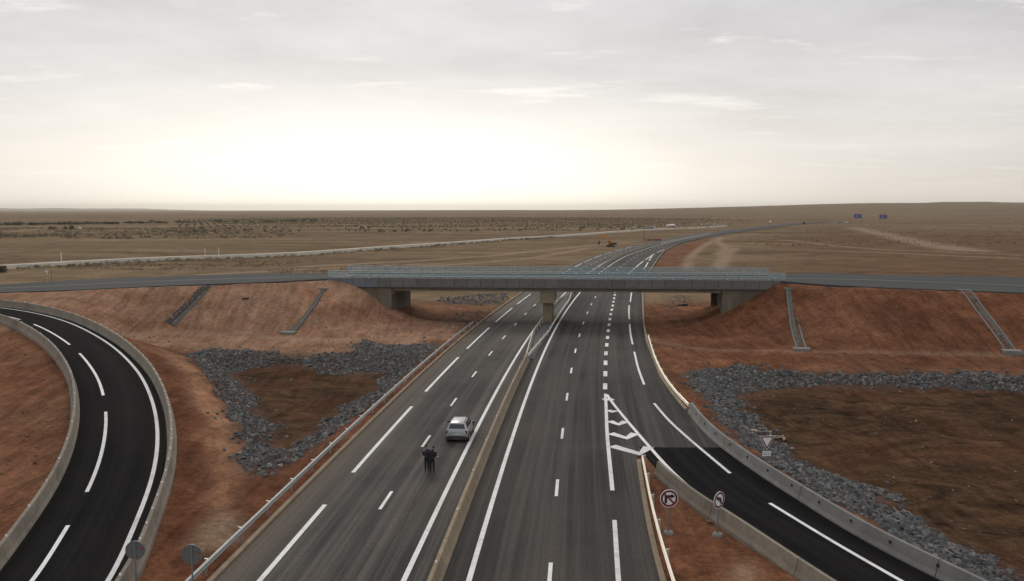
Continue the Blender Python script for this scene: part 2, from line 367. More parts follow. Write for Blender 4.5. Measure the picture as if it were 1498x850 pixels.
XNs = smooth(XN, 3); XFs = smooth(XF, 3); XCs = smooth(XC, 3)
def resamp(P, n):
    s = np.r_[0, np.cumsum(np.linalg.norm(np.diff(P, axis=0), axis=1))]; q = np.linspace(0, s[-1], n)
    return np.stack([np.interp(q, s, P[:, k]) for k in range(3)], 1)
def atx(P, xs): return np.stack([xs, np.interp(xs, P[:, 0], P[:, 1]), np.array([zc(x) for x in xs])], 1)

# ------------------------------------------------------------------ terrain: break lines -> TIN -> one graded sheet
LB_OUT = [(272, 518), (330, 512), (420, 518), (500, 516), (530, 505), (550, 501), (575, 507), (605, 505), (640, 503), (612, 532), (560, 578), (500, 622), (440, 668), (395, 697), (368, 697), (352, 672), (345, 640), (330, 600), (310, 560), (288, 535)]
LB_IN = [(342, 541), (420, 537), (490, 545), (548, 549), (572, 551), (545, 572), (515, 592), (490, 612), (462, 632), (436, 660), (416, 668), (400, 650), (388, 620), (372, 592), (356, 566)]
RB_OUT = [(1000, 542), (1060, 536), (1110, 539), (1200, 543), (1300, 545), (1498, 547), (1900, 552), (1900, 900), (1500, 878), (1450, 862), (1400, 838), (1330, 800), (1260, 757), (1200, 722), (1150, 692), (1110, 664), (1085, 641), (1050, 603), (1025, 575)]
RB_IN = [(1092, 572), (1150, 566), (1250, 568), (1498, 572), (1850, 578), (1850, 870), (1560, 868), (1498, 846), (1440, 822), (1390, 790), (1330, 757), (1290, 728), (1230, 702), (1165, 676), (1122, 650), (1092, 615), (1078, 592)]
ZB = -1.5
lbo = GL(LB_OUT, -0.25); lbi = GL(LB_IN, ZB); rbo = GL(RB_OUT, -0.25); rbi = GL(RB_IN, ZB)
def closed(P, step=1.0): return spline(np.vstack([P, P[:1]]), step)
lboC, lbiC, rboC, rbiC = closed(lbo), closed(lbi), closed(rbo), closed(rbi)
toeL = GL([(130, 496, 1.6), (190, 492, .9), (250, 489, .5), (330, 492, .35), (400, 494, .3), (480, 497, .3), (560, 496, .25), (640, 491, .1), (682, 484, 0)])
toeR = GL([(950, 497, 0), (1000, 506, .1), (1040, 510, .2), (1170, 514, .3), (1300, 517, .35), (1498, 520, .4)])
toeR = np.vstack([toeR, [(130, 92, .4), (245, 62, .2)]])
pts = []
def P_(arr, step=1.5):
    for p in spline(np.asarray(arr, float), step): pts.append(tuple(p))
for c in (lboC, lbiC, rboC, rbiC): pts.extend(map(tuple, c))
for p in RNG.uniform(-1, 1, (120, 2)):        # basin floors, gently uneven
    q = np.array((-21 + 14 * p[0], 88 + 30 * p[1]));
    if inpoly(q[0], q[1], lbiC): pts.append((q[0], q[1], ZB - 0.1 + 0.15 * random.random()))
    q = np.array((60 + 55 * p[0], 66 + 34 * p[1]))
    if inpoly(q[0], q[1], rbiC): pts.append((q[0], q[1], ZB - 0.2 + 0.25 * random.random()))
P_(toeL); P_(toeR, 2)
xsL = np.arange(-243, BP0[0] + BU0 * BU[0] + 2, 1.5); xsR = np.arange(BP0[0] + BU1 * BU[0] - 2, 243, 1.5)
for xs in (xsL, xsR):
    n_, f_ = atx(XNs, xs), atx(XFs, xs)
    for a in (n_, f_): a[:, 2] -= 0.12
    n_[:, 1] -= 0.7; f_[:, 1] += 0.7
    pts.extend(map(tuple, n_)); pts.extend(map(tuple, f_))
    mid = (n_ + f_) / 2; mid[:, 2] -= 0.2; pts.extend(map(tuple, mid))
    bt = f_.copy(); bt[:, 1] += 2.0 * bt[:, 2]; bt[:, 2] = 0.0; pts.extend(map(tuple, bt))
    nt_ = n_.copy(); nt_[:, 1] -= 2.1 * nt_[:, 2]; nt_[:, 2] = 0.1
    pts.extend(tuple(q) for q in nt_ if q[0] < -100 or q[0] > 130)
# cones at the abutments and the ground below the deck
UA, UBB = -24.2, 26.3          # abutment faces along the deck
wl = lambda u, z, v=-0.15: pts.append(tuple(B(u, v, z)))
for v_ in (-0.35, 3.0, 6, 9, BW + .35):
    for u_, z_ in ((UA - 9.8, 6.75), (UA - 7, 6.4), (UA - 4.7, 5.6), (UA - 2.6, 4.0), (UA - 1.2, 2.8), (UA, 1.9), (UA + 3, .55), (UA + 6, .15)):
        if v_ in (-0.35, BW + .35) or u_ >= UA: pts.append(tuple(B(u_, v_, z_)))
    for u_, z_ in ((UBB + 9.2, 6.5), (UBB + 6.5, 5.2), (UBB + 4, 3.9), (UBB + 1.5, 2.6), (UBB, 1.7), (UBB - 3, .6), (UBB - 6, .12)):
        if v_ in (-0.35, BW + .35) or u_ <= UBB: pts.append(tuple(B(u_, v_, z_)))
for u_, v_, z_ in ((UA - 9, -3, 5.6), (UA - 6, -3.5, 4.4), (UA - 3, -3.5, 2.7), (UA, -4, 1.3), (UA + 3, -5, .4), (UA - 6, -10, .9), (UA - 2, -9, .5), (UA + 2, -8, .2),
                  (UBB + 9, -4, 5.0), (UBB + 6, -5, 3.8), (UBB + 3, -5, 2.6), (UBB, -5, 1.3), (UBB - 3, -5, .4), (UBB + 6, -11, 1.8), (UBB + 2, -10, .9), (UBB - 2, -9, .25)):
    pts.append(tuple(B(u_, v_, z_)))
    pts.append(tuple(B(u_, BW - v_, z_)))
# roads
for y in np.arange(6, 176, 2.0):
    pts.append((lX(y) - 0.2, y, -0.12)); pts.append((lX(y) - 1.4, y, -0.1)); pts.append((rX(y) + 0.2, y, -0.12)); pts.append((cX(y), y, -0.3))
    if y > 70: pts.append((rX(y) + 1.5, y, -0.1))
for off, dz in ((1.7, -0.35), (0.8, -0.12), (-2, -0.25), (-5.4, -0.15), (-6.8, -0.3)):
    Q = offset(RAMPL, -off, dz)
    pts.extend(map(tuple, Q[::2]))
for q in offset(RAMPL, -3.2, -0.45)[20:88:2]: pts.append(tuple(q))
for q in offset(RAMPL, -6.2, -1.0)[22:80:2]: pts.append(tuple(q))
for P0, d, dz in ((OUT3, 0.9, -0.1), (OUT3, -2.0, -0.2), (SOL3, -1.6, -0.05)):
    Q = offset(spline(P0, 1.5), d, dz)
    pts.extend(tuple(q) for q in Q if q[1] < 69 and not (P0 is SOL3 and q[1] > 54))
for x, y, z in ((-34, 20, .4), (-40, 42, .5), (-48, 62, 1.0), (-60, 78, 2.0), (-80, 92, 3.5), (-100, 100, 4.2), (-130, 60, .5), (-130, 20, 0), (-60, 20, .2), (-100, 60, 1.5), (-240, 10, 0), (-240, 60, 0), (8, 20, -.1), (11, 40, -.05), (9.6, 52, -.08), (40, 15, -.5), (245, 8, -.8), (245, 40, -.6), (-245, 5, 0), (0, 5, -.3),
                (-245, 176, -.1), (245, 176, -.1), (-120, 176, -.1), (120, 176, -.1), (-60, 176, -.1), (60, 176, -.1), (-20, 160, .1), (-14, 145, .1), (40, 160, .1), (34, 150, .1)):
    pts.append((x, y, z))
pts = [p for p in pts if 4 <= p[1] <= 177 and -246 <= p[0] <= 246]
res = delaunay_2d_cdt([Vector(p[:2]) for p in pts], [], [], 0, 0.02)
tv = np.array([v[:] for v in res[0]]); tz = np.array([np.mean([pts[i][2] for i in orig]) if orig else 0 for orig in res[3]])
def axis(lo, hi, d, growth, lim_lo, lim_hi):
    a = list(np.arange(lo, hi, d)); s = d
    while a[-1] < lim_hi: s *= growth; a.append(a[-1] + s)
    s = d; b = []; x = lo
    while x > lim_lo: s *= growth; x -= s; b.append(x)
    return np.array(b[::-1] + a)
gx = axis(-78, 84, 0.6, 1.032, -16000, 16000); gy = axis(30, 152, 0.6, 1.016, -60, 26000)
X, Y = np.meshgrid(gx, gy); Z = np.full(X.shape, np.nan)
for f in res[2]:
    a, b, c = (tv[i] for i in f); za, zb_, zc_ = (tz[i] for i in f)
    x0, x1 = min(a[0], b[0], c[0]), max(a[0], b[0], c[0]); y0, y1 = min(a[1], b[1], c[1]), max(a[1], b[1], c[1])
    i0, i1 = np.searchsorted(gx, x0), np.searchsorted(gx, x1, 'right'); j0, j1 = np.searchsorted(gy, y0), np.searchsorted(gy, y1, 'right')
    if i0 >= i1 or j0 >= j1: continue
    d = (b[1] - c[1]) * (a[0] - c[0]) + (c[0] - b[0]) * (a[1] - c[1])
    if abs(d) < 1e-9: continue
    xs, ys = X[j0:j1, i0:i1], Y[j0:j1, i0:i1]
    w0 = ((b[1] - c[1]) * (xs - c[0]) + (c[0] - b[0]) * (ys - c[1])) / d; w1 = ((c[1] - a[1]) * (xs - c[0]) + (a[0] - c[0]) * (ys - c[1])) / d; w2 = 1 - w0 - w1
    ok = (w0 >= -1e-6) & (w1 >= -1e-6) & (w2 >= -1e-6)
    Z[j0:j1, i0:i1][ok] = (w0 * za + w1 * zb_ + w2 * zc_)[ok]
intin = ~np.isnan(Z); Z[~intin] = -0.1
def blur(A, it=1):
    for _ in range(it):
        A = A.copy(); A[1:-1] = .25 * A[:-2] + .5 * A[1:-1] + .25 * A[2:]; A[:, 1:-1] = .25 * A[:, :-2] + .5 * A[:, 1:-1] + .25 * A[:, 2:]
    return A
Z = blur(Z, 3)
# small unevenness near, gentle swell far, low rise on the right of the horizon
near = ((Y < 200) & (np.abs(X) < 260)).astype(float)
rough = vnoise(X, Y, 0.9, 1) * 0.07 + vnoise(X, Y, 0.3, 2) * 0.16 + vnoise(X, Y, 0.11, 3) * 0.2
cdist = np.abs(X - cX(Y)); corr = np.clip((cdist - 18) / 40, 0, 1)
Z += np.where(near > 0, rough, 0) * np.clip((cdist - 11.5) / 4, 0, 1)
farm = np.clip((Y - 190) / 150, 0, 1) * corr
Z += farm * (vnoise(X, Y, 0.012, 5) * 1.6 + vnoise(X, Y, 0.05, 6) * 0.35)
Z -= 0.25 * np.clip((Y - 150) / 40, 0, 1)
dd = np.clip((Y - 2200) / 5200, 0, 1); dd = dd * dd * (3 - 2 * dd)
az = np.arctan2(X, np.maximum(Y, 1))
rise = np.clip((az - 0.02) / 0.42, 0, 1); rise = rise * rise * (3 - 2 * rise)
Z += dd * (rise * 78 * (1 + 0.16 * vnoise(X, Y, 0.0011, 8)) + 12 * np.clip(1 - np.abs(az) / .3, 0, 1) + vnoise(X, Y, 0.0007, 9) * 9)
plate = np.clip((az - .455) / .02, 0, 1) * np.clip((.535 - az) / .02, 0, 1) * np.clip((Y - 5200) / 1200, 0, 1)
Z += plate * 9
# keep the ground below the paved surfaces
hw = (X > cX(Y) - 11.3) & (X < rX(Y) + 0.9) & (Y > 0) & (Y < 1300)
Z = np.where(hw, np.minimum(Z, -0.09), Z)
hw2 = (X > cX(Y) - 10.0 * np.sqrt(1 + np.gradient(cX(gy), gy)[:, None] ** 2)) & (X < rX(Y) - 0.6) & (Y > 0) & (Y < 1300)
Z = np.where(hw2, np.minimum(Z, -0.3), Z)
def clampRoad(P, half_in, half_out, drop):
    """near P (x,y,z polyline) keep Z <= z - drop, from half_out left to half_in right"""
    global Z
    nr = normals(P)
    lo, hi = P[:, :2].min(0) - 8, P[:, :2].max(0) + 8
    jj = np.where((gy > lo[1]) & (gy < hi[1]))[0]; ii = np.where((gx > lo[0]) & (gx < hi[0]))[0]
    if not len(jj) or not len(ii): return
    sx, sy = X[np.ix_(jj, ii)], Y[np.ix_(jj, ii)]
    best = np.full(sx.shape, 1e9); side = np.zeros(sx.shape); zz = np.zeros(sx.shape)
    for p, n in zip(P, nr):
        dx, dy = sx - p[0], sy - p[1]; d2 = dx * dx + dy * dy; m = d2 < best
        best[m] = d2[m]; side[m] = (dx * n[0] + dy * n[1])[m]; zz[m] = p[2]
    m = (side < half_out) & (side > -half_in) & (best < 64)
    sub = Z[np.ix_(jj, ii)]; sub = np.where(m, np.minimum(sub, zz - drop), sub); Z[np.ix_(jj, ii)] = sub
clampRoad(RAMPL, 1.2, 5.9, 0.1)
RS = spline(SOL3[2:], 1.0)      # runs towards the camera: left of it = +X
clampRoad(RS, 0.7, 4.6, 0.09); clampRoad(spline(OUT3[2:], 1.0), 3.0, 0.6, 0.09)
yn, yf = np.interp(X, XNs[:, 0], XNs[:, 1]), np.interp(X, XFs[:, 0], XFs[:, 1]); zx = np.vectorize(zc)(gx)[None, :] + 0 * Y
offb = (X < BP0[0] + BU0 * BU[0] + 1.5) | (X > BP0[0] + BU1 * BU[0] - 1.5)
m = (Y > yn - 0.6) & (Y < yf + 0.6) & (np.abs(X) < 243) & offb; Z = np.where(m, np.minimum(Z, zx - 0.1), Z)
m = (Y > yn + 0.6) & (Y < yf - 0.6) & (np.abs(X) < 243) & offb; Z = np.where(m, np.minimum(Z, zx - 0.3), Z)
# the deck's underside and the abutment walls: no soil above
def groundz(x, y):
    i = int(np.clip(np.searchsorted(gx, x) - 1, 0, len(gx) - 2)); j = int(np.clip(np.searchsorted(gy, y) - 1, 0, len(gy) - 2))
    fx = (x - gx[i]) / (gx[i + 1] - gx[i]); fy = (y - gy[j]) / (gy[j + 1] - gy[j])
    return float((Z[j, i] * (1 - fx) + Z[j, i + 1] * fx) * (1 - fy) + (Z[j + 1, i] * (1 - fx) + Z[j + 1, i + 1] * fx) * fy)
nyy, nxx = X.shape
me = bpy.data.meshes.new('ground'); co = np.stack([X, Y, Z], -1).reshape(-1, 3)
idx = np.arange(nyy * nxx).reshape(nyy, nxx); q = np.stack([idx[:-1, :-1], idx[:-1, 1:], idx[1:, 1:], idx[1:, :-1]], -1).reshape(-1, 4)
me.vertices.add(len(co)); me.vertices.foreach_set('co', co.ravel()); me.loops.add(q.size); me.loops.foreach_set('vertex_index', q.ravel())
me.polygons.add(len(q)); me.polygons.foreach_set('loop_start', np.arange(0, q.size, 4)); me.polygons.foreach_set('loop_total', np.full(len(q), 4)); me.polygons.foreach_set('use_smooth', np.ones(len(q), bool)); me.update()
# soil kinds (where each soil lies; the strip by the gravel road also carries painted shade)
zr = np.zeros(X.shape + (4,), np.float32); zt = np.zeros(X.shape + (4,), np.float32)
def region(poly): return inpoly(X, Y, poly).astype(np.float32)
wobx, woby = vnoise(X, Y, 0.35, 11) * 2.2 + vnoise(X, Y, 1.1, 14) * .8, vnoise(X, Y, 0.35, 12) * 2.2 + vnoise(X, Y, 1.1, 15) * .8
def regionw(poly): return inpoly(X + wobx * .6, Y + woby * .6, poly).astype(np.float32)
rock = np.clip(regionw(lboC) - regionw(lbiC), 0, 1) + np.clip(regionw(rboC) - regionw(rbiC), 0, 1)
brown = regionw(lbiC) + regionw(rbiC)
tan_far = np.clip((Y - np.maximum(yf + 9, 148)) / 14 + vnoise(X, Y, 0.06, 13), 0, 1)
pink = ((X < -8) & (X > -95) & (Y > np.interp(X, toeL[:, 0], toeL[:, 1]) - 9) & (Y < yn + 2)).astype(float)
HL = lambda px: np.array([hit(*q) for q in px])
ridge = HL([(238, 512), (268, 521), (300, 562), (330, 612), (344, 662), (352, 694), (372, 712), (350, 735), (325, 760), (306, 780), (303, 720), (300, 655), (286, 595), (264, 548)])
pink = np.maximum(pink, regionw(ridge)); ridgeo = regionw(ridge)
pink = np.maximum(pink, np.clip((X - cX(np.minimum(Y, 1240)) - 45) / 40 + vnoise(X, Y, .02, 51), 0, 1) * np.clip((Y - 150) / 20, 0, 1) * np.clip((900 - Y) / 400, 0, 1) * .85)
redp = regionw(closed(GL([(955, 391), (968, 372), (985, 362), (1015, 352), (1040, 348), (1022, 362), (1005, 375), (990, 388)], 0), 3.0)); tan_far = tan_far * (1 - .85 * redp)
drd = HL([(212, 524), (238, 575), (250, 620), (252, 670), (242, 730), (222, 800), (210, 848), (262, 848), (300, 795), (303, 720), (298, 655), (284, 598), (262, 550), (236, 518)])
dark = regionw(drd) * 1.0
strip = ((X < cX(Y) - 10.6) & (X > cX(Y) - 14.2 - 1.2 * wobx) & (Y < 112)).astype(float); dark = np.maximum(dark, strip * 0.75)
dark = np.maximum(dark, ((X > 20) & (Y < yn - 1) & (Y > np.interp(X, toeR[:, 0], toeR[:, 1]) - 7)).astype(float) * 0.5)
pale = regionw(GL([(335, 735), (318, 765), (285, 785), (272, 800), (300, 805), (335, 790), (350, 760)], 0)) * 0.8 + regionw(GL([(1066, 820), (1062, 845), (1085, 850), (1100, 835), (1085, 815)], 0)) * 0.7
# pale dirt tracks in the fields beyond
def track(px, w, s=0.8):
    P = smooth(spline(GL(px, 0.0), 3.0), 3); d = np.full(X.shape, 1e9)
    lo, hi = P[:, :2].min(0) - 20, P[:, :2].max(0) + 20; mk = (X > lo[0]) & (X < hi[0]) & (Y > lo[1]) & (Y < hi[1])
    xx, yy = X[mk], Y[mk]; b = np.full(xx.shape, 1e9)
    for a in P: b = np.minimum(b, (xx - a[0]) ** 2 + (yy - a[1]) ** 2)
    d[mk] = np.sqrt(b); return np.clip(1.5 - d / w, 0, 1) * s
tr = np.zeros(X.shape)
for px, w in (([(1006, 393), (1008, 378), (1020, 366), (1036, 355), (1046, 350), (1075, 345), (1110, 341)], 1.8), ([(1052, 372), (1062, 362), (1050, 352), (1056, 346)], 2.5), ([(1062, 358), (1120, 362), (1200, 365), (1300, 370), (1498, 378)], 2.5),
              ([(1070, 350), (1150, 352), (1240, 358), (1340, 366), (1498, 372)], 2.5), ([(1050, 392), (1062, 374), (1075, 362)], 2.5), ([(1250, 333), (1300, 343), (1360, 356), (1430, 366)], 8), ([(450, 388), (600, 379), (700, 372), (830, 361), (930, 352)], 3.0), ([(520, 392), (640, 386), (760, 377), (860, 362)], 2.5), ([(300, 400), (480, 391), (640, 383)], 2.5),
              ([(0, 338), (80, 335), (250, 331), (420, 325), (700, 321)], 6), ([(1140, 330), (1250, 330), (1364, 333), (1498, 336)], 7), ([(430, 333), (600, 334), (760, 334), (900, 334), (1000, 331)], 5)):
    tr = np.maximum(tr, track(px, w))
def along(P, w, s):
    P = spline(P, 0.8); d = np.full(X.shape, 1e9); lo, hi = P[:, :2].min(0) - 6, P[:, :2].max(0) + 6; mk = (X > lo[0]) & (X < hi[0]) & (Y > lo[1]) & (Y < hi[1])
    b = np.full(X[mk].shape, 1e9)
    for a in P: b = np.minimum(b, (X[mk] - a[0] + .4 * wobx[mk]) ** 2 + (Y[mk] - a[1] + .3 * woby[mk]) ** 2)
    d[mk] = np.sqrt(b); return np.clip(1.4 - d / w, 0, 1) * s
GRPX = [(-120, 399), (0, 392), (120, 385.5), (250, 378.5), (400, 370.5), (500, 365), (600, 359.3), (700, 352.6), (760, 348)]
brown = np.maximum(brown, track(GRPX, 3.2, .85))  # dark strip below the gravel road: scrub and shadow painted in the basin brown
tr = np.maximum(tr, along(toeL[1:], .8, .5)); tr = np.maximum(tr, along(toeR[:7], .7, .35))
zr[..., 0] = blur(pink, 2); zr[..., 1] = blur(np.clip(brown, 0, 1), 2); zr[..., 2] = blur(np.clip(rock, 0, 1), 2) * .8; zr[..., 3] = blur(ridgeo, 2)
zt[..., 0] = blur(dark, 2); zt[..., 1] = blur(tan_far, 2); zt[..., 2] = np.clip(blur(np.maximum(pale, 0), 1) + tr, 0, 1); zt[..., 3] = 1
for nm, a in (('soil_a', zr), ('soil_b', zt)):
    at = me.color_attributes.new(nm, 'FLOAT_COLOR', 'POINT'); at.data.foreach_set('color', a.reshape(-1))
def groundmat():
    m = bpy.data.materials.new('soil'); m.use_nodes = True; t = m.node_tree; b = t.nodes['Principled BSDF']; lk = t.links.new
    a1 = N(t, 'ShaderNodeVertexColor', layer_name='soil_a'); a2 = N(t, 'ShaderNodeVertexColor', layer_name='soil_b')
    s1 = N(t, 'ShaderNodeSeparateColor'); s2 = N(t, 'ShaderNodeSeparateColor'); lk(a1.outputs[0], s1.inputs[0]); lk(a2.outputs[0], s2.inputs[0])
    tc = N(t, 'ShaderNodeTexCoord')
    def noise(sc, det=6, rough=0.62, st=(1, 1, 1), dist=0.0):
        mp = N(t, 'ShaderNodeMapping'); mp.inputs['Scale'].default_value = st; lk(tc.outputs['Object'], mp.inputs[0])
        n = N(t, 'ShaderNodeTexNoise', i_Scale=sc, i_Detail=float(det), i_Roughness=rough, i_Distortion=dist); lk(mp.outputs[0], n.inputs['Vector']); return n.outputs[0]
    fine = noise(2.4, 8, 0.72); mid = noise(0.35, 6, 0.65, dist=0.6); big = noise(0.05, 5, 0.6, dist=0.4); grain = noise(9, 6, 0.75)
    soil = MIX(t, RAMP(t, mid, [(0.33, 0.0), (0.68, 1.0)]), (0.125, 0.053, 0.029), (0.215, 0.098, 0.054))
    soil = MIX(t, RAMP(t, big, [(0.4, 0.0), (0.65, 0.6)]), soil, (0.165, 0.095, 0.06))
    pk = MIX(t, RAMP(t, mid, [(0.3, 0.0), (0.7, 1.0)]), (0.235, 0.135, 0.084), (0.305, 0.188, 0.125))
    pk = MIX(t, M(t, 'MULTIPLY', RAMP(t, noise(0.1, 5, .65, (1, 2, 1), .8), [(0.48, 0.0), (0.66, 1.0)]), .6), pk, (0.195, 0.086, 0.05))
    pk = MIX(t, a1.outputs[1], pk, MIX(t, RAMP(t, mid, [(0.3, 0.0), (0.7, 1.0)]), (0.24, 0.118, 0.065), (0.31, 0.17, 0.1)))
    soil = MIX(t, s1.outputs[0], soil, pk)
    dk = MIX(t, RAMP(t, mid, [(0.3, 0.0), (0.7, 1.0)]), (0.085, 0.034, 0.019), (0.15, 0.063, 0.034))
    soil = MIX(t, s2.outputs[0], soil, dk)
    bz = noise(0.22, 8, 0.7, (0.75, 1.1, 1), 1.6)
    br = MIX(t, RAMP(t, bz, [(0.34, 0.0), (0.5, 0.55), (0.64, 1.0)]), (0.026, 0.016, 0.0095), (0.098, 0.056, 0.031))
    br = MIX(t, M(t, 'MULTIPLY', RAMP(t, noise(0.3, 8, .72, (.6, 1.3, 1), 2.0), [(0.61, 0.0), (0.7, 1.0)]), .8), br, (0.24, 0.175, 0.12))
    br = MIX(t, M(t, 'MULTIPLY', RAMP(t, noise(0.07, 4, .6, (1, 1, 1), .5), [(0.5, 0.0), (0.64, 1.0)]), .55), br, (0.1, 0.042, 0.024))
    soil = MIX(t, s1.outputs[1], soil, br)
    # plains: pale dry earth with ploughed streaks and darker scrub patches
    sx = noise(0.012, 7, 0.68, (0.45, 2.2, 1), 0.8); sb = noise(0.0035, 6, 0.65, (0.35, 1.5, 1), 0.4); sf = noise(0.09, 6, 0.7, (0.22, 2.5, 1), 0.4)
    tn = MIX(t, RAMP(t, sx, [(0.38, 0.0), (0.62, 1.0)]), (0.12, 0.08, 0.045), (0.225, 0.163, 0.1))
    tn = MIX(t, M(t, 'MULTIPLY', RAMP(t, sb, [(0.48, 0.0), (0.62, 1.0)]), 0.6), tn, (0.105, 0.072, 0.046))
    tn = MIX(t, M(t, 'MULTIPLY', RAMP(t, sf, [(0.52, 0.0), (0.7, 1.0)]), 0.55), tn, (0.11, 0.068, 0.04))
    soil = MIX(t, s2.outputs[1], soil, tn)
    soil = MIX(t, M(t, 'MULTIPLY', s1.outputs[0], s2.outputs[1]), soil, MIX(t, RAMP(t, sf, [(0.4, 0.0), (0.62, 1.0)]), (0.155, 0.095, 0.056), (0.105, 0.06, 0.034)))
    rill = noise(1.0, 6, .7, (.95, .13, .13), .5); sheetw = noise(0.09, 6, .7, (1, 1, 1), 1.0)
    soil = MIX(t, M(t, 'SUBTRACT', 1.0, s2.outputs[1]), soil, MIX(t, 1.0, soil, RAMP(t, rill, [(0.36, 0.72), (0.5, 1.0), (0.64, 1.22)]), 'MULTIPLY'))
    soil = MIX(t, 1.0, soil, RAMP(t, sheetw, [(0.36, 0.75), (0.64, 1.22)]), 'MULTIPLY')
    soil = MIX(t, s2.outputs[2], soil, MIX(t, RAMP(t, mid, [(0.35, 0.0), (0.65, 1.0)]), (0.22, 0.15, 0.1), (0.33, 0.25, 0.18)))
    rk = MIX(t, RAMP(t, fine, [(0.4, 0.0), (0.6, 1.0)]), (0.03, 0.03, 0.031), (0.07, 0.066, 0.062))
    soil = MIX(t, s1.outputs[2], soil, rk)
    soil = MIX(t, 1.0, soil, RAMP(t, fine, [(0.33, 0.7), (0.5, 1.0), (0.67, 1.3)]), 'MULTIPLY')
    soil = MIX(t, 1.0, soil, RAMP(t, grain, [(0.33, 0.75), (0.67, 1.27)]), 'MULTIPLY')
    lk(soil, b.inputs['Base Color']); b.inputs['Roughness'].default_value = 0.97; b.inputs['Specular IOR Level'].default_value = 0.02
    h = M(t, 'ADD', M(t, 'MULTIPLY', mid, 0.7), M(t, 'MULTIPLY', fine, 0.35))
    bp = N(t, 'ShaderNodeBump', i_Strength=0.55, i_Distance=0.35); lk(h, bp.inputs['Height']); lk(bp.outputs[0], b.inputs['Normal'])
    return m
me.materials.append(groundmat())
ground = link('ground', me); tag(ground, kind='structure', label='red and tan bare earth with embankments and two basins', cat='ground')

# ------------------------------------------------------------------ paved sheets
def sheet(name, A, Bp, material, parent=None, cols=8, skirt=0.35, kind=None, crown=0.0):
    """ruled surface between two polylines of equal length, uv in metres"""
    A = np.asarray(A); Bp = np.asarray(Bp); n = len(A); V = []; UV = []; F = []
    s = np.r_[0, np.cumsum(np.linalg.norm(np.diff((A + Bp) / 2, axis=0), axis=1))]
    ts = [-1] + list(np.linspace(0, 1, cols)) + [2]
    for i in range(n):
        w = np.linalg.norm(A[i] - Bp[i])
        for t in ts:
            tt = min(max(t, 0), 1); p = A[i] * (1 - tt) + Bp[i] * tt
            V.append((p[0], p[1], p[2] - (skirt if t in (-1, 2) else 0))); UV.append((tt * w, s[i]))
    k = len(ts)
    for i in range(n - 1):
        for j in range(k - 1): F.append((i * k + j, i * k + j + 1, (i + 1) * k + j + 1, (i + 1) * k + j))
    me = bpy.data.meshes.new(name); me.from_pydata(V, [], F); me.materials.append(material)
    u = me.uv_layers.new(name='uv'); li = np.zeros(len(me.loops), int); me.loops.foreach_get('vertex_index', li)
    u.data.foreach_set('uv', np.array(UV)[li].ravel())
    import bmesh
    b = bmesh.new(); b.from_mesh(me); bmesh.ops.recalc_face_normals(b, faces=b.faces)
    if sum(f.normal.z for f in b.faces) < 0: bmesh.ops.reverse_faces(b, faces=b.faces)
    b.to_mesh(me); b.free()
    o = link(name, me, parent)
    if kind: tag(o, kind=kind)
    return o
ys = np.r_[np.arange(6, 59, 1.5), 59.9, 60.05, 60.31, np.arange(61.5, 200, 1.5), np.arange(200, 1250, 6.0)]
Lp = np.array([(lX(y), y, 0) for y in ys]); Rp = np.array([(rX(y), y, 0) for y in ys])
highway = sheet('highway', Lp, Rp, ASPH, cols=14, kind='structure'); tag(highway, 'grey asphalt highway with white lane lines passing under the bridge', 'road')
ML = resamp(spline(SOL3[2:], 1.0), 60); ML = offset(ML, -0.75); MR = resamp(spline(OUT3[2:], 1.0), 60)
ML[:, 2] = MR[:, 2] = 0.004
ML[0] = (9.2, 60.3, .004); MR[0] = (15.4, 60.3, .004)
exitramp = sheet('exit_ramp', ML, MR, ASPH_NEW, cols=6, kind='structure'); tag(exitramp, 'dark fresh asphalt slip road leaving beside the highway', 'road')
loopramp = sheet('loop_ramp', offset(RAMPL, -0.55), offset(RAMPL, 5.25), ASPH_NEW, cols=6, kind='structure'); tag(loopramp, 'dark fresh asphalt loop ramp curving up between concrete barriers', 'road')
xs = np.r_[np.arange(-243, 243, 2.0)]
crossroad = sheet('crossroad', atx(XNs, xs), atx(XFs, xs), ASPH_X, cols=8, kind='structure'); tag(crossroad, 'grey asphalt road running along the embankment and over the bridge', 'road')

def stripe(P, w, name, parent, material=PAINT, lift=0.006):
    P = np.asarray(P); a = offset(P, w / 2, lift); b = offset(P, -w / 2, lift); m = MB(); n = len(P)
    m.add(list(a) + list(b), [(i, i + 1, n + i + 1, n + i) for i in range(n - 1)])
    o = m.build(name, material, parent)
    if sum(p.normal.z for p in o.data.polygons) < 0: o.data.flip_normals()
    return o
for k in range(-2, 30):                                   # lane dashes
    stripe(cLine(47.1 + 12.93 * k, 50.25 + 12.93 * k, -4.91, step=1), 0.2, 'lane_dash', highway)
    stripe(cLine(50.2 + 12.92 * k, 53.4 + 12.92 * k, 5.35, step=1), 0.2, 'lane_dash', highway)
for k in range(-2, 14): stripe(cLine(53.7 + 24.9 * k, 72.5 + 24.9 * k, -8.35), 0.27, 'shoulder_dash', highway)
stripe(cLine(8, 620, -1.54), 0.27, 'edge_line', highway); stripe(cLine(8, 620, 1.54), 0.27, 'edge_line', highway)
RD = np.array([(3.6, 22), (5.04, 38), (5.81, 45.8), (6.29, 50.8), (7.45, 64), (8.92, 78.1)])
def rd(y0, y1): return np.array([(np.interp(y, RD[:, 1], RD[:, 0]), y, 0) for y in np.linspace(y0, y1, 8)])
stripe(rd(26, 45.8), 0.25, 'shoulder_dash', highway); stripe(rd(50.8, 78.4), 0.27, 'gore_line', highway)
BL = np.array([(9.06, 79.9), (11.26, 99), (13.8, 118.7), (16.38, 137.7), (18.2, 150), (21.94, 176.4), (27.6, 207), (35.5, 245)])
y = 80.4
while y < 240:
    stripe(np.array([(np.interp(q, BL[:, 1], BL[:, 0]), q, 0) for q in (y, y + 1.4, y + 2.8)]), 0.42, 'exit_block', highway); y += 6.4
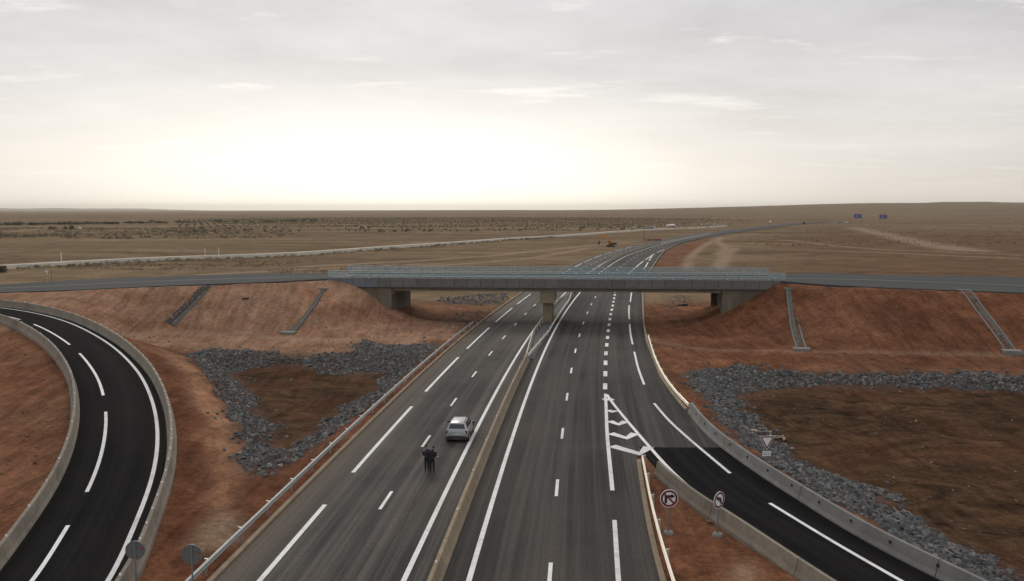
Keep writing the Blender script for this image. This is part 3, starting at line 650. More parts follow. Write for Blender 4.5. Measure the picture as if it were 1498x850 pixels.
ED = GL([(957, 590), (962, 597)], 0)
for a in ([(924, 427), (922, 441.6)], [(920.4, 446.7), (920, 456), (920.6, 467)], [(921, 474), (922.5, 489), (925.5, 503.8)], [(927.9, 514.6), (933.5, 538), (942.3, 562.6)], [(957, 590), (966, 601), (981.6, 618), (1008, 642), (1040, 669), (1068, 692.4)]):
    stripe(spline(GL(a, 0), 1.0), 0.24, 'shoulder_dash', highway, lift=0.01)
stripe(spline(np.vstack([GL([(1126, 736), (1220, 793), (1319, 850)], 0), [(20.6, 31, 0)]]), 1.0), 0.24, 'shoulder_dash', exitramp)
for a in ([(925, 395), (941, 382)], [(944, 380), (957, 371.5)], [(942, 394), (948, 384)], [(949.5, 381.5), (954, 374)], [(961, 369.5), (972, 365)]):
    stripe(spline(GL(a, 0), 3.0), 0.4, 'shoulder_dash', highway)
stripe(spline(SOL3, 1.0), 0.26, 'gore_line', highway, lift=0.011)
for a, w in (([(895, 652.5), (935.5, 664), (949, 654)], .85), ([(893, 634), (916.7, 641), (929.4, 634)], .8), ([(891.5, 616), (904.8, 621), (915.7, 616.5)], .75), ([(889.5, 600), (896, 602.7), (901.4, 601)], .6), ([(887.5, 583), (892, 586)], 1.0)):
    stripe(GL(a, 0), w, 'chevron', highway, lift=0.014)
RS2 = RAMPL
def rampseg(y0, y1): return RAMPL[(RAMPL[:, 1] >= y0) & (RAMPL[:, 1] <= y1)]
stripe(RAMPL, 0.25, 'edge_line', loopramp, lift=0.008)
cumr = np.r_[0, np.cumsum(np.linalg.norm(np.diff(RAMPL, axis=0), axis=1))]
DASHL = offset(RAMPL, 3.45)
def near_i(px, py):                                       # station of a dash end on the ramp
    best = None
    for i, p in enumerate(DASHL):
        q = G(px, py, p[2]); d = (q[0] - p[0]) ** 2 + (q[1] - p[1]) ** 2
        if best is None or d < best[0]: best = (d, i)
    return best[1]
for a, b in (((44, 850), (102, 768)), ((128, 718.5), (154, 604)), ((148, 580), (114.5, 518)), ((99.6, 505.6), (33, 475)), ((11, 468.5), (-60, 458))):
    i, j = near_i(*a), near_i(*b)
    if a[0] == 44: i = max(0, i - 8)
    if j - i >= 2: stripe(DASHL[i:j + 1], 0.22, 'shoulder_dash', loopramp, lift=0.008)
stripe(XCs[(np.abs(XCs[:, 0]) < 240)], 0.22, 'centre_line', crossroad, PAINT_OLD, lift=0.012)
# tar-dark crack wandering along the left lanes
ck = GL([(543, 850), (566, 806), (585, 778), (598, 752), (622, 716), (640, 688), (655, 662), (672, 628)], 0); ck = spline(ck, 0.4)
ck[:, 0] += RNG.normal(0, 0.035, len(ck)); stripe(ck, 0.07, 'crack', highway, mat('crack_dark', (0.024, 0.022, 0.02), 0.95), lift=0.004)

# ------------------------------------------------------------------ kerbs (tan concrete edging)
KP = [(-0.14, -0.1), (-0.14, 0.11), (-0.1, 0.13), (0.1, 0.13), (0.14, 0.1), (0.14, -0.1)]
def kerb(P, label): return tag(sweep(P, KP).build('kerb', CONC_TAN), label, 'kerb', kind='structure')
kerb(cLine(8, 420, -10.64), 'long tan kerb along the left edge of the highway')
rk_ = np.array([(rX(y) + 0.15, y, 0) for y in np.arange(72, 420, 2.0)]); kerb(rk_, 'tan kerb curving along the right edge of the highway beside the red bank')
gk = spline(np.array([(6.1, 20, 0), (6.85, 31, 0), (7.15, 38, 0), (7.68, 45.4, 0), (8.85, 57.0, 0)]), 1.0); kerb(gk, 'short tan kerb edging the triangle of red earth')

# ------------------------------------------------------------------ concrete barriers
NJ = [(-0.31, -0.25), (-0.31, 0.08), (-0.21, 0.30), (-0.1, 0.88), (0.1, 0.88), (0.21, 0.30), (0.31, 0.08), (0.31, -0.25)]
def barrier(P, label, material, refl=None, side=1, spots=None, height=1.0, joints=12.0):
    P = np.asarray(P); mid = P[len(P) // 2]
    root = thing('concrete_barrier', label, 'barrier', tuple(P[0]))
    prof = [(a, b * height if b > 0 else b) for a, b in NJ]
    Q = P - P[0]; step = np.linalg.norm(P[1] - P[0]); k = max(2, int(joints / step)); i = 0
    while i < len(Q) - 1:                                  # cast lengths with a narrow joint
        j = min(i + k, len(Q) - 1)
        if len(Q) - 1 - j < k // 2: j = len(Q) - 1
        seg = Q[i:j + 1].copy()
        if j < len(Q) - 1: seg[-1] += (seg[-2] - seg[-1]) / np.linalg.norm(seg[-2] - seg[-1]) * 0.05
        sweep(seg, prof).build('barrier_length', material, root); i = j
    nr = normals(P); s = 0
    if refl:
        m = MB().box((0, 0, 0.05), (0.09, 0.05, 0.12)).mesh('reflector', REFLECT)
        for i in range(2, len(P) - 2, max(1, int(refl / step))):
            link('reflector', m, root, (Q[i][0], Q[i][1], Q[i][2] + 0.878 * height), math.atan2(nr[i][1], nr[i][0]))
    if spots:
        m = MB().box((0, 0, 0), (0.05, 0.16, 0.15)).mesh('drain_hole', HOLE)
        for i in range(3, len(P) - 2, max(1, int(spots / step))):
            d = 0.165 * side; link('drain_hole', m, root, (Q[i][0] + nr[i][0] * d, Q[i][1] + nr[i][1] * d, Q[i][2] + 0.6), math.atan2(nr[i][1], nr[i][0]))
    return root
barrier(cLine(8, 96, 0.0, step=1.0), 'tan concrete barrier dividing the two highway carriageways, on the camera side of the bridge pier'.replace('camera side of the bridge pier', 'car side of the bridge'), CONC_TAN, refl=7.5)
barrier(cLine(172, 430, 0.0, step=3.0), 'concrete median barrier of the highway beyond the bridge', CONC, joints=24)
barrier(offset(RAMPL, -0.95, -0.02), 'curved concrete barrier between the loop ramp and the rock-lined basin', CONC, refl=3.0)
barrier(offset(RAMPL, 5.55, -0.02), 'curved concrete barrier on the inner side of the loop ramp', CONC, refl=5.0)
ob = offset(spline(OUT3, 1.0), 0.3, 0); ob = ob[ob[:, 1] < 71.5]
barrier(ob, 'grey concrete barrier between the slip road and the large brown basin', CONC_GREY, spots=4.0, side=-1)
ib = offset(spline(SOL3, 1.0), -1.05); ib = ib[(ib[:, 1] < 54.6)]
barrier(ib, 'concrete barrier between the slip road and the triangle of red earth', CONC, joints=9)

# ------------------------------------------------------------------ steel guardrails
WB = [(-0.04, 0.42), (0.04, 0.46), (0.04, 0.51), (-0.035, 0.55), (-0.035, 0.59), (0.04, 0.63), (0.04, 0.68), (-0.04, 0.73), (-0.055, 0.73), (0.02, 0.675), (0.02, 0.635), (-0.055, 0.595), (-0.055, 0.545), (0.02, 0.505), (0.02, 0.465), (-0.055, 0.42)]
postmesh = {}
def guardrail(P, label, material, side=1, spacing=4.0, dz=0.0, rail_only=False):
    P = np.asarray(P).copy(); P[:, 2] += dz; root = thing('guardrail', label, 'guardrail', tuple(P[0])); Q = P - P[0]
    sweep(Q, [(a * side, b) for a, b in WB]).build('rail', material, root)
    if material.name not in postmesh:
        m = MB(); m.box((0, 0.0, 0.12), (0.06, 0.11, 1.2)); m.box((0, 0.09, 0.6), (0.14, 0.1, 0.2)); m.box((0, -.0, 0.725), (0.075, 0.13, 0.02)); postmesh[material.name] = m.mesh('post', material)
    step = np.linalg.norm(P[1] - P[0]); nr = normals(P)
    for i in range(0, len(P), max(1, int(round(spacing / step)))):
        d = -0.19 * side; link('post', postmesh[material.name], root, (Q[i][0] + nr[i][0] * d, Q[i][1] + nr[i][1] * d, Q[i][2]), math.atan2(nr[i][1], nr[i][0]) - math.pi / 2 + (0 if side > 0 else math.pi))
    return root
guardrail(cLine(10, 124, -11.05, step=1.0), 'galvanised guardrail along the left kerb of the highway', GALV, side=-1)
grr = spline(GL([(948, 491), (958, 522), (970.5, 548), (988, 572), (1007, 592)], 0.6), 1.0); grr[:, 2] = 0; guardrail(grr, 'short curved guardrail running into the grey concrete barrier of the slip road', GALV_WARM, side=-1)
ggr = spline(np.array([(6.45, 20, 0), (7.15, 31, 0), (7.45, 38, 0), (8.0, 46, 0), (8.95, 56, 0)]), 1.0); guardrail(ggr, 'guardrail beside the triangle of red earth where the roads split', GALV_WARM, side=1)
def med(side): return cLine(95.8, 173, lambda y: side * (0.12 + 0.98 * min(1, max(0, (y - 96) / 20)) * min(1, max(0, (173 - y) / 16))), step=1.0)
guardrail(med(-1), 'guardrail on the left side of the bridge pier in the median', GALV_WARM, side=1)
guardrail(med(1), 'guardrail on the right side of the bridge pier in the median', GALV_WARM, side=-1)
m = sweep(cLine(97, 172, 0.0, step=1.0), [(-0.85, -0.1), (-0.7, 0.09), (0, 0.14), (0.7, 0.09), (0.85, -0.1)]).build('median_gravel', mat('gravel_grey', (0.1, 0.1, 0.098), 0.95, var=0.5, scale=4, bump=1, bscale=12))
tag(m, 'grey gravel bed around the bridge pier between the guardrails', 'gravel', kind='stuff')

# ------------------------------------------------------------------ bridge
bridge = thing('bridge', 'concrete road bridge with steel railings crossing the highway on a central pier', 'bridge', tuple(B(0, 0, 0)), BANG)
ZT, ZF = 6.9, 5.62
def bb(name, u0, u1, v0, v1, z0, z1, material, parent=bridge, bevel=0.0):
    return MB().box(((u0 + u1) / 2, (v0 + v1) / 2, (z0 + z1) / 2), (u1 - u0, v1 - v0, z1 - z0)).build(name, material, parent, bevel=bevel)
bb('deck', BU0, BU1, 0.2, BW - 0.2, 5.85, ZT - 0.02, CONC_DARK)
for i in range(6):
    v = 1.0 + i * (BW - 2.0) / 5
    m = MB(); m.prism([(v - .22, 5.0), (v + .22, 5.0), (v + .22, 5.2), (v + .1, 5.35), (v + .1, 5.7), (v + .3, 5.86), (v - .3, 5.86), (v - .1, 5.7), (v - .1, 5.35), (v - .22, 5.2)], 'x', UA - 0.6, UBB + 0.6)
    m.build('girder', CONC, bridge)
npan = 35; w = (BU1 - BU0) / npan
for side, v0, v1 in (('near', 0.06, 0.2), ('far', BW - 0.2, BW - 0.06)):
    pm = {True: MB().box((0, 0, 0), (w - 0.06, 0.13, ZT - ZF + .05)).mesh('fascia_panel', FASCIA_NEW), False: MB().box((0, 0, 0), (w - 0.06, 0.13, ZT - ZF + .05)).mesh('fascia_panel', FASCIA)}
    for i in range(npan):
        link('fascia_panel', pm[i < 4], bridge, (BU0 + w * (i + .5), (v0 + v1) / 2 + random.uniform(-.006, .006), (ZF + ZT + .05) / 2))
    bb('edge_kerb', BU0, BU1, min(v0, v1) - .0 if side == 'near' else v0 - .3, v1 + .3 if side == 'near' else v1, ZT + .052, ZT + .14, CONC_GREY)
pmesh = None
def railing(v, inward):
    m = MB(); a, b = BU0 + 0.1, BU1 - 0.1
    for z, r in ((ZT + 1.15, .075), (ZT + .9, .055), (ZT + .64, .07), (ZT + .38, .06)): m.box(((a + b) / 2, v, z), (b - a, .13, 2 * r))
    r_ = m.build('railing', RAILSTEEL, bridge)
    global pmesh
    if pmesh is None:
        q = MB(); q.box((0, -0.1, .54), (.13, .1, 1.14)); q.box((0, -.08, .02), (.26, .24, .03)); q.box((0, -.1, .22), (.15, .12, .4), taper=.75); pmesh = q.mesh('railing_post', RAILSTEEL)
    for i in range(35):
        link('railing_post', pmesh, r_, (BU0 + 0.6 + i * (BU1 - BU0 - 1.2) / 34, v, ZT + .14), 0 if inward > 0 else math.pi)
railing(0.32, 1); railing(BW - 0.32, -1)
# pier: hammerhead cap and wall column
m = MB(); m.box((0, BW / 2, 4.1), (2.3, BW - 1.8, 1.8)); m.build('pier_cap', CONC_TAN, bridge, bevel=.04)
m = MB(); m.prism([(-.75, 2.3), (.75, 2.3), (.75, BW - 2.4), (-.75, BW - 2.4)], 'z', -0.4, 3.21); m.build('pier_column', CONC_TAN, bridge, bevel=.12)
for i in range(6):
    v = 1.0 + i * (BW - 2.0) / 5
    if .95 < v < BW - .95:
        MB().box((-.45, v, 5.0), (.35, .35, .02)).build('bearing', BLACK, bridge)
# abutments: front wall, bearing shelf, wing walls
for s, ua in ((-1, UA), (1, UBB)):
    lo, hi = (ua - .9, ua) if s < 0 else (ua, ua + .9)
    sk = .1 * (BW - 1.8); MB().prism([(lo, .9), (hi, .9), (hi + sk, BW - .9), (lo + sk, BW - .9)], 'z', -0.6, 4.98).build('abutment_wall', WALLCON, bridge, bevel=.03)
    l2, h2 = lo - (0 if s < 0 else .18), hi + (.18 if s < 0 else 0); MB().prism([(l2, .8), (h2, .8), (h2 + sk, BW - .8), (l2 + sk, BW - .8)], 'z', 4.45, 4.85).build('bearing_shelf', CONC, bridge)
    for v0 in (.45, BW - .9):
        far_u = ua + s * 9.4
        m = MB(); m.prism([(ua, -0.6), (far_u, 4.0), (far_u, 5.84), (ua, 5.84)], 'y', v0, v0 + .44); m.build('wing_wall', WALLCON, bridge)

# ------------------------------------------------------------------ drainage chutes on the embankment
def chute(px0, px1, z1, label, wide=1.0, rocky=False):
    a = GX(px0[0], px0[1], -0.1); b = hit(*px1)
    d = b[:2] - a[:2]; Ln = np.linalg.norm(d); n = int(Ln / 0.55)
    root = thing('drainage_chute', label, 'drain chute', tuple(a))
    ang = math.atan2(d[1], d[0]); u = d / Ln; nrm = np.array((-u[1], u[0]))
    P = np.array([(a[0] + d[0] * t, a[1] + d[1] * t, 0) for t in np.linspace(0, 1, n + 1)])
    for p in P: p[2] = groundz(p[0], p[1])
    P[:, 2] = smooth(P, 3)[:, 2]
    Q = P - a
    if not rocky:
        for s in (-1, 1): sweep(offset(Q, s * wide / 2), [(-.1, -.4), (-.1, .12), (.1, .12), (.1, -.4)]).build('side_wall', FASCIA, root)
        sweep(Q, [(-wide / 2 + .08, -.4), (-wide / 2 + .08, -.0), (wide / 2 - .08, -.0), (wide / 2 - .08, -.4)]).build('channel_bed', CONC_DARK, root)
        sm = MB().box((0, 0, 0), (.16, wide - .2, .14)).mesh('step', CONC_DARK)
        for i in range(n):
            c = (Q[i] + Q[i + 1]) / 2; link('step', sm, root, (c[0], c[1], c[2] - .03), ang)
    if rocky:
        sweep(Q, [(-wide / 2 - .2, -.3), (-wide / 2, .03), (0, -.02), (wide / 2, .03), (wide / 2 + .2, -.3)]).build('ditch_bed', CONC_DARK, root); return root, P, nrm
    MB().box((Q[-1][0] + u[0] * .5, Q[-1][1] + u[1] * .5, Q[-1][2] - .1), (1.4, wide + .9, .5), ang).build('outfall_pad', CONC_GREY, root)
    MB().box((Q[0][0] - u[0] * .3, Q[0][1] - u[1] * .3, Q[0][2] + .0), (.9, wide + .6, .36), ang).build('inlet_head', CONC_GREY, root)
    return root, P, nrm
chute((470, 411.5), (424, 486), .55, 'stepped concrete drainage chute on the pale bank beside the left end of the bridge railing', 1.0)
c2, c2P, c2n = chute((303, 417), (247, 475), 1.2, 'rock-filled drainage chute down the pale embankment above the loop ramp', 1.5, rocky=True)
chute((1157, 415), (1172, 510), .5, 'stepped concrete drainage chute on the red bank beside the right end of the bridge railing', 1.1)
chute((1412, 426), (1478, 514), .6, 'stepped concrete drainage chute far along the red embankment away from the bridge', 1.1)

# ------------------------------------------------------------------ rocks
def rockverts(r, n=14):
    d = r.normal(size=(n, 3)); d /= np.linalg.norm(d, axis=1)[:, None]; return d * r.uniform(.75, 1.1, (n, 1)) * np.array((1.0, .8, .6))
import bmesh
def hull(v):
    b = bmesh.new()
    for p in v: b.verts.new(p)
    bmesh.ops.convex_hull(b, input=b.verts); 
    for q in [x for x in b.verts if not x.link_faces]: b.verts.remove(q)
    bmesh.ops.triangulate(b, faces=b.faces); b.verts.index_update()
    V = np.array([x.co[:] for x in b.verts]); F = np.array([[q.index for q in f.verts] for f in b.faces]); b.free(); return V, F
ROCKS = [hull(rockverts(RNG)) for _ in range(14)]
def rockmesh(i, material=ROCK):
    me = bpy.data.meshes.new('stone'); me.from_pydata(ROCKS[i][0].tolist(), [], ROCKS[i][1].tolist()); me.materials.append(material); return me
ROCKM = [rockmesh(i) for i in range(14)]
def rots(n):
    q = RNG.normal(size=(n, 4)); q /= np.linalg.norm(q, axis=1)[:, None]; return q
def qmat(q):
    w, x, y, z = q; return np.array([[1-2*(y*y+z*z), 2*(x*y-z*w), 2*(x*z+y*w)], [2*(x*y+z*w), 1-2*(x*x+z*z), 2*(y*z-x*w)], [2*(x*z-y*w), 2*(y*z+x*w), 1-2*(x*x+y*y)]])
def riprap(P, S, label, nind, material=ROCK, name='riprap', cat='riprap', group=None):
    """P: stone centres, S: radii; the largest seen from the road are objects of their own"""
    P = np.asarray(P); S = np.asarray(S)
    root = thing(name, label, cat, (float(P[:, 0].mean()), float(P[:, 1].mean()), float(P[:, 2].min())), group=group)
    O = np.array(root.location); app = S / np.linalg.norm(P - np.array((0, 0, CAMH)), axis=1)
    order = np.argsort(-app); Qr = rots(len(P)); V = []; F = []; n = 0
    for r_, k in enumerate(order):
        i = int(RNG.integers(14)); sc = S[k] * RNG.uniform(.8, 1.2, 3)
        if r_ < nind:
            o = link('stone', ROCKM[i], root, tuple(P[k] - O)); o.rotation_mode = 'QUATERNION'; o.rotation_quaternion = Qr[k].tolist(); o.scale = sc.tolist()
        else:
            v = (ROCKS[i][0] * sc) @ qmat(Qr[k]).T + P[k] - O; V.append(v); F.append(ROCKS[i][1] + n); n += len(v)
    if V:
        me = bpy.data.meshes.new('stone_fill'); me.from_pydata(np.vstack(V).tolist(), [], np.vstack(F).tolist()); me.materials.append(material)
        tag(link('stone_fill', me, root), kind='stuff')
    return root
def scatter(outer, inner, n, smin, smax, ragged=1.0, inside=None, stray=0.0):
    lo, hi = outer[:, :2].min(0) - 2, outer[:, :2].max(0) + 2; P = []; S = []
    while len(P) < n:
        x, y = RNG.uniform(lo[0], hi[0], 6000), RNG.uniform(lo[1], hi[1], 6000)
        wx = vnoise(x, y, .5, 21) * 2.4 * ragged; wy = vnoise(x, y, .5, 22) * 2.4 * ragged
        ok = inpoly(x + wx, y + wy, outer)
        if inner is not None: ok &= ~inpoly(x + wx * 1.5, y + wy * 1.5, inner)
        if stray:
            jx, jy = RNG.normal(0, 1.1, x.shape), RNG.normal(0, 1.1, x.shape); k2 = inpoly(x + wx * 1.6 + jx, y + wy * 1.6 + jy, outer) & ~inpoly(x + wx * 1.6 + jx, y + wy * 1.6 + jy, inner); ok = ok | (k2 & (RNG.random(x.shape) < stray))
        if inside is not None: ok &= inside(x, y)
        for a, b in zip(x[ok], y[ok]):
            s = smin + (smax - smin) * RNG.random() ** 2.2; P.append((a, b, groundz(a, b) - s * .12)); S.append(s)
            if len(P) >= n: break
    return np.array(P), np.array(S)
vis = lambda x, y: (np.abs(x) / np.maximum(y, 1) < .72)
P, S = scatter(lboC, lbiC, 8500, .08, .42, 1.0, stray=.12, inside=lambda x, y: x < cX(y) - 12.6); riprap(P, S, 'band of grey broken stones round the small basin left of the highway', 300)
P, S = scatter(rboC, rbiC, 12500, .08, .42, 1.0, stray=.12, inside=lambda x, y: vis(x, y) & (x < 75) & (x > np.interp(-y, -OUTER_X[:, 1], OUTER_X[:, 0]) + 1.1)); riprap(P, S, 'band of grey broken stones round the large brown basin right of the highway', 300)
t_ = RNG.random(420); k_ = RNG.uniform(-.7, .7, 420); P = []; S = []
for t, k in zip(t_, k_):
    f_ = t * (len(c2P) - 1.001); q = c2P[int(f_)] * (1 - f_ % 1) + c2P[int(f_) + 1] * (f_ % 1); x, y = q[0] + c2n[0] * k, q[1] + c2n[1] * k; s = RNG.uniform(.08, .2); P.append((x, y, groundz(x, y) + .1)); S.append(s)
riprap(P, S, 'grey stones filling the drainage chute above the loop ramp', 0)
ub = GL([(640, 436), (690, 431), (738, 427), (747, 430), (735, 440), (700, 446), (655, 444)], 0); P, S = scatter(closed(ub), None, 700, .18, .5); riprap(P, S, 'patch of grey stones on the red earth behind the left bridge opening', 60)
ub = GL([(655, 462), (690, 455), (722, 455), (712, 466), (690, 478), (660, 480), (640, 476)], 0); P, S = scatter(closed(ub), None, 420, .08, .32, 1.4); riprap(P, S, 'dark rubble lying at the road edge under the left bridge span', 60)
ub = GL([(975, 428), (1000, 426), (1010, 436), (1000, 447), (985, 448), (972, 440)], .6); P, S = scatter(closed(ub), None, 200, .12, .35); riprap(P, S, 'small patch of pale stones on the bank behind the right bridge span', 20)
# loose stones lying about on the soil
P = []; S = []
for _ in range(5200):
    x, y = RNG.uniform(-60, 60), RNG.uniform(34, 122)
    if abs(x - cX(y)) < 12.5 or (x > 0 and x < rX(y) + 1.5) or (x > 5 and y < 60 and x < 26) : continue
    d = np.min(np.hypot(RAMPL[:, 0] - x, RAMPL[:, 1] - y))
    if d < 7: continue
    s = .04 + .15 * RNG.random() ** 4; P.append((x, y, groundz(x, y) + s * .2)); S.append(s)
riprap(P, S, 'small loose stones strewn over the bare red earth', 0, RUBBLE, 'loose_stones', 'stones')
def boulder(px, py, z, s, label, material, sq=(1.3, 1, .6)):
    p = hit(px, py)
    me = bpy.data.meshes.new('boulder'); V, F = hull(rockverts(np.random.default_rng(int(px)), 26)); me.from_pydata((V * s * np.array(sq)).tolist(), [], F.tolist()); me.materials.append(material)
    return tag(link('boulder', me, None, (p[0], p[1], groundz(p[0], p[1]) + s * .15)), label, 'rock')
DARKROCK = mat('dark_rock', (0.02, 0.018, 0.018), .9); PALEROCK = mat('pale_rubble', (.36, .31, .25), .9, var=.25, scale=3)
boulder(359, 438, 3.4, .45, 'dark boulder lying on the pale embankment slope above the basin', DARKROCK)
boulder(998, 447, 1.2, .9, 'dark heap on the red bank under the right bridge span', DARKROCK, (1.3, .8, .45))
for cx0, cy0, n_, lab in ((1108, 632, 16, 'heap of pale rubble at the edge of the brown basin'), (1138, 641, 11, 'smaller heap of pale rubble beside the yield sign')):
    c = hit(cx0, cy0); P = []; S = []
    for _ in range(n_):
        x, y = c[0] + RNG.normal(0, .55), c[1] + RNG.normal(0, .35); s_ = RNG.uniform(.1, .3); P.append((x, y, groundz(x, y) + s_ * .4)); S.append(s_)
    hp = riprap(P, S, lab, 0, PALEROCK, 'rubble_heap', 'rubble')
boulder(590, 558, -.5, .28, 'small white rock on the stones beside the left guardrail', PALEROCK)
boulder(1042, 765, 0, .35, 'reddish rock at the foot of the slip road barrier', RUBBLE)

# ------------------------------------------------------------------ traffic signs
def disc(m, r, y, th, n=40, mi=0):
    m.tube((0, y, 0), (0, y + th, 0), r, n=n, mi=mi)
def ring(m, ro, ri, y, th, n=40, mi=0):
    V = []; F = []
    for yy in (y, y + th):
        for r in (ro, ri):
            for i in range(n): t = 2 * math.pi * i / n; V.append((r * math.cos(t), yy, r * math.sin(t)))
    for i in range(n):
        j = (i + 1) % n
        F += [(i, j, n + j, n + i), (2*n+i, 3*n+i, 3*n+j, 2*n+j), (i, 2*n+i, 2*n+j, j), (n+i, n+j, 3*n+j, 3*n+i)]
    m.add(V, F, mi)
def poly_xz(m, poly, y, th=.006, mi=0): m.prism(poly, 'y', y, y + th, mi)
def round_sign(px, py, h, r, rz, label, left):
    p = G(px, py, 0); z = groundz(p[0], p[1]); root = thing('traffic_sign', label, 'road sign', (p[0], p[1], z), rz)
    m = MB(); m.box((0, .05, h / 2 - .1), (.08, .04, h + .5)); m.build('post', POST, root)
    m = MB(); disc(m, r, 0, .025); pl = m.build('sign_plate', SIGNWHITE, root, (0, 0, h)); 
    m = MB(); ring(m, r * .93, r * .71, -.006, .006); m.build('red_border', SIGNRED, pl)
    k = r / .45; s = -1 if left else 1; t = .045 * k; m = MB()
    if not left:
        arrow = [(-.23, -.24), (-.1, -.24), (-.1, .05), (.1, .05), (.1, -.02), (.29, .11), (.1, .24), (.1, .17), (-.23, .17)]
    else:
        arrow = [(.2, -.22), (.11, -.22), (.11, -.02), (.02, .06), (-.1, .06), (-.1, .0), (-.27, .105), (-.1, .21), (-.1, .15), (.06, .15), (.2, .03)]
    a = [(x * k, z_ * k) for x, z_ in arrow]
    m.prism(a, 'y', -.007, -.001); m.build('arrow', SIGNBLACK, pl)
    c = .25 * k * 1.0; w_ = .03 * k
    m = MB(); m.prism([(-c - w_, c - w_), (-c + w_, c + w_), (c + w_, -c + w_), (c - w_, -c - w_)], 'y', -.012, -.008); m.build('red_bar', SIGNRED, pl)
    f = MB(); f.tube((0, .05, -.15), (0, .05, .12), .38, .26, n=9); f.build('footing', CONC_GREY, root)
    return root
round_sign(978, 778, 1.98, .5, math.radians(4), 'round no right turn sign on the triangle of red earth', False)
round_sign(1051, 780, 1.98, .47, math.radians(40), 'round no left turn sign turned towards the slip road', True)
p = G(1121, 690, 0); z = groundz(p[0], p[1]); root = thing('yield_sign', 'triangular yield sign with a small white plate behind the slip road barrier', 'road sign', (p[0], p[1], z), math.radians(5))
MB().box((0, .05, 1.15), (.07, .04, 2.9)).build('post', POST, root)
def tri(s): return [(-s, .5774 * s), (0, -1.1547 * s), (s, .5774 * s)]
m = MB(); m.prism(tri(.55), 'y', 0, .025); pl = m.build('sign_plate', SIGNWHITE, root, (0, 0, 2.2))
m = MB(); a, b = tri(.5), tri(.36); V = [(x, -.006, q) for x, q in a + b] + [(x, 0.0, q) for x, q in a + b]; m.add(V, [(0, 1, 4, 3), (1, 2, 5, 4), (2, 0, 3, 5)]); m.build('red_border', SIGNRED, pl)
m = MB(); m.box((0, .012, 1.3), (.58, .025, .32)); sp = m.build('small_plate', SIGNWHITE, root)
m = MB()
for i, (x, w_) in enumerate(((-.16, .16), (.06, .2), (.2, .05), (-.1, .26), (.15, .16))):
    m.box((x, -.003, 1.36 if i < 3 else 1.25), (w_, .005, .05))
m.build('plate_lettering', POST, sp)
def sign_back(px, py, h, r, label):
    p = G(px, py, 0.0); z = groundz(p[0], p[1]); root = thing('traffic_sign', label, 'road sign', (p[0], p[1], z), math.pi + math.radians(3))
    m = MB(); m.box((0, .055, h / 2 + .05), (.07, .05, h + .7)); m.build('post', POST, root)
    m = MB(); disc(m, r, 0, .025); pl = m.build('sign_plate', SIGNBACK, root, (0, 0, h))
    m = MB(); ring(m, r, r - .03, .025, .02); m.build('rim', SIGNBACK, pl)
    for dz in (-.22, .22): MB().box((0, .035, dz), (.7 * r, .02, .04)).build('bracket', POST, pl)
    MB().box((-r * .66, .03, .06), (.13, .01, .08)).build('red_tag', TAGRED, pl)
sign_back(201, 868, 2.05, .44, 'back of a round sign beside the loop ramp barrier')
sign_back(283, 868, 2.05, .46, 'back of a round sign on the red earth beside the left guardrail')

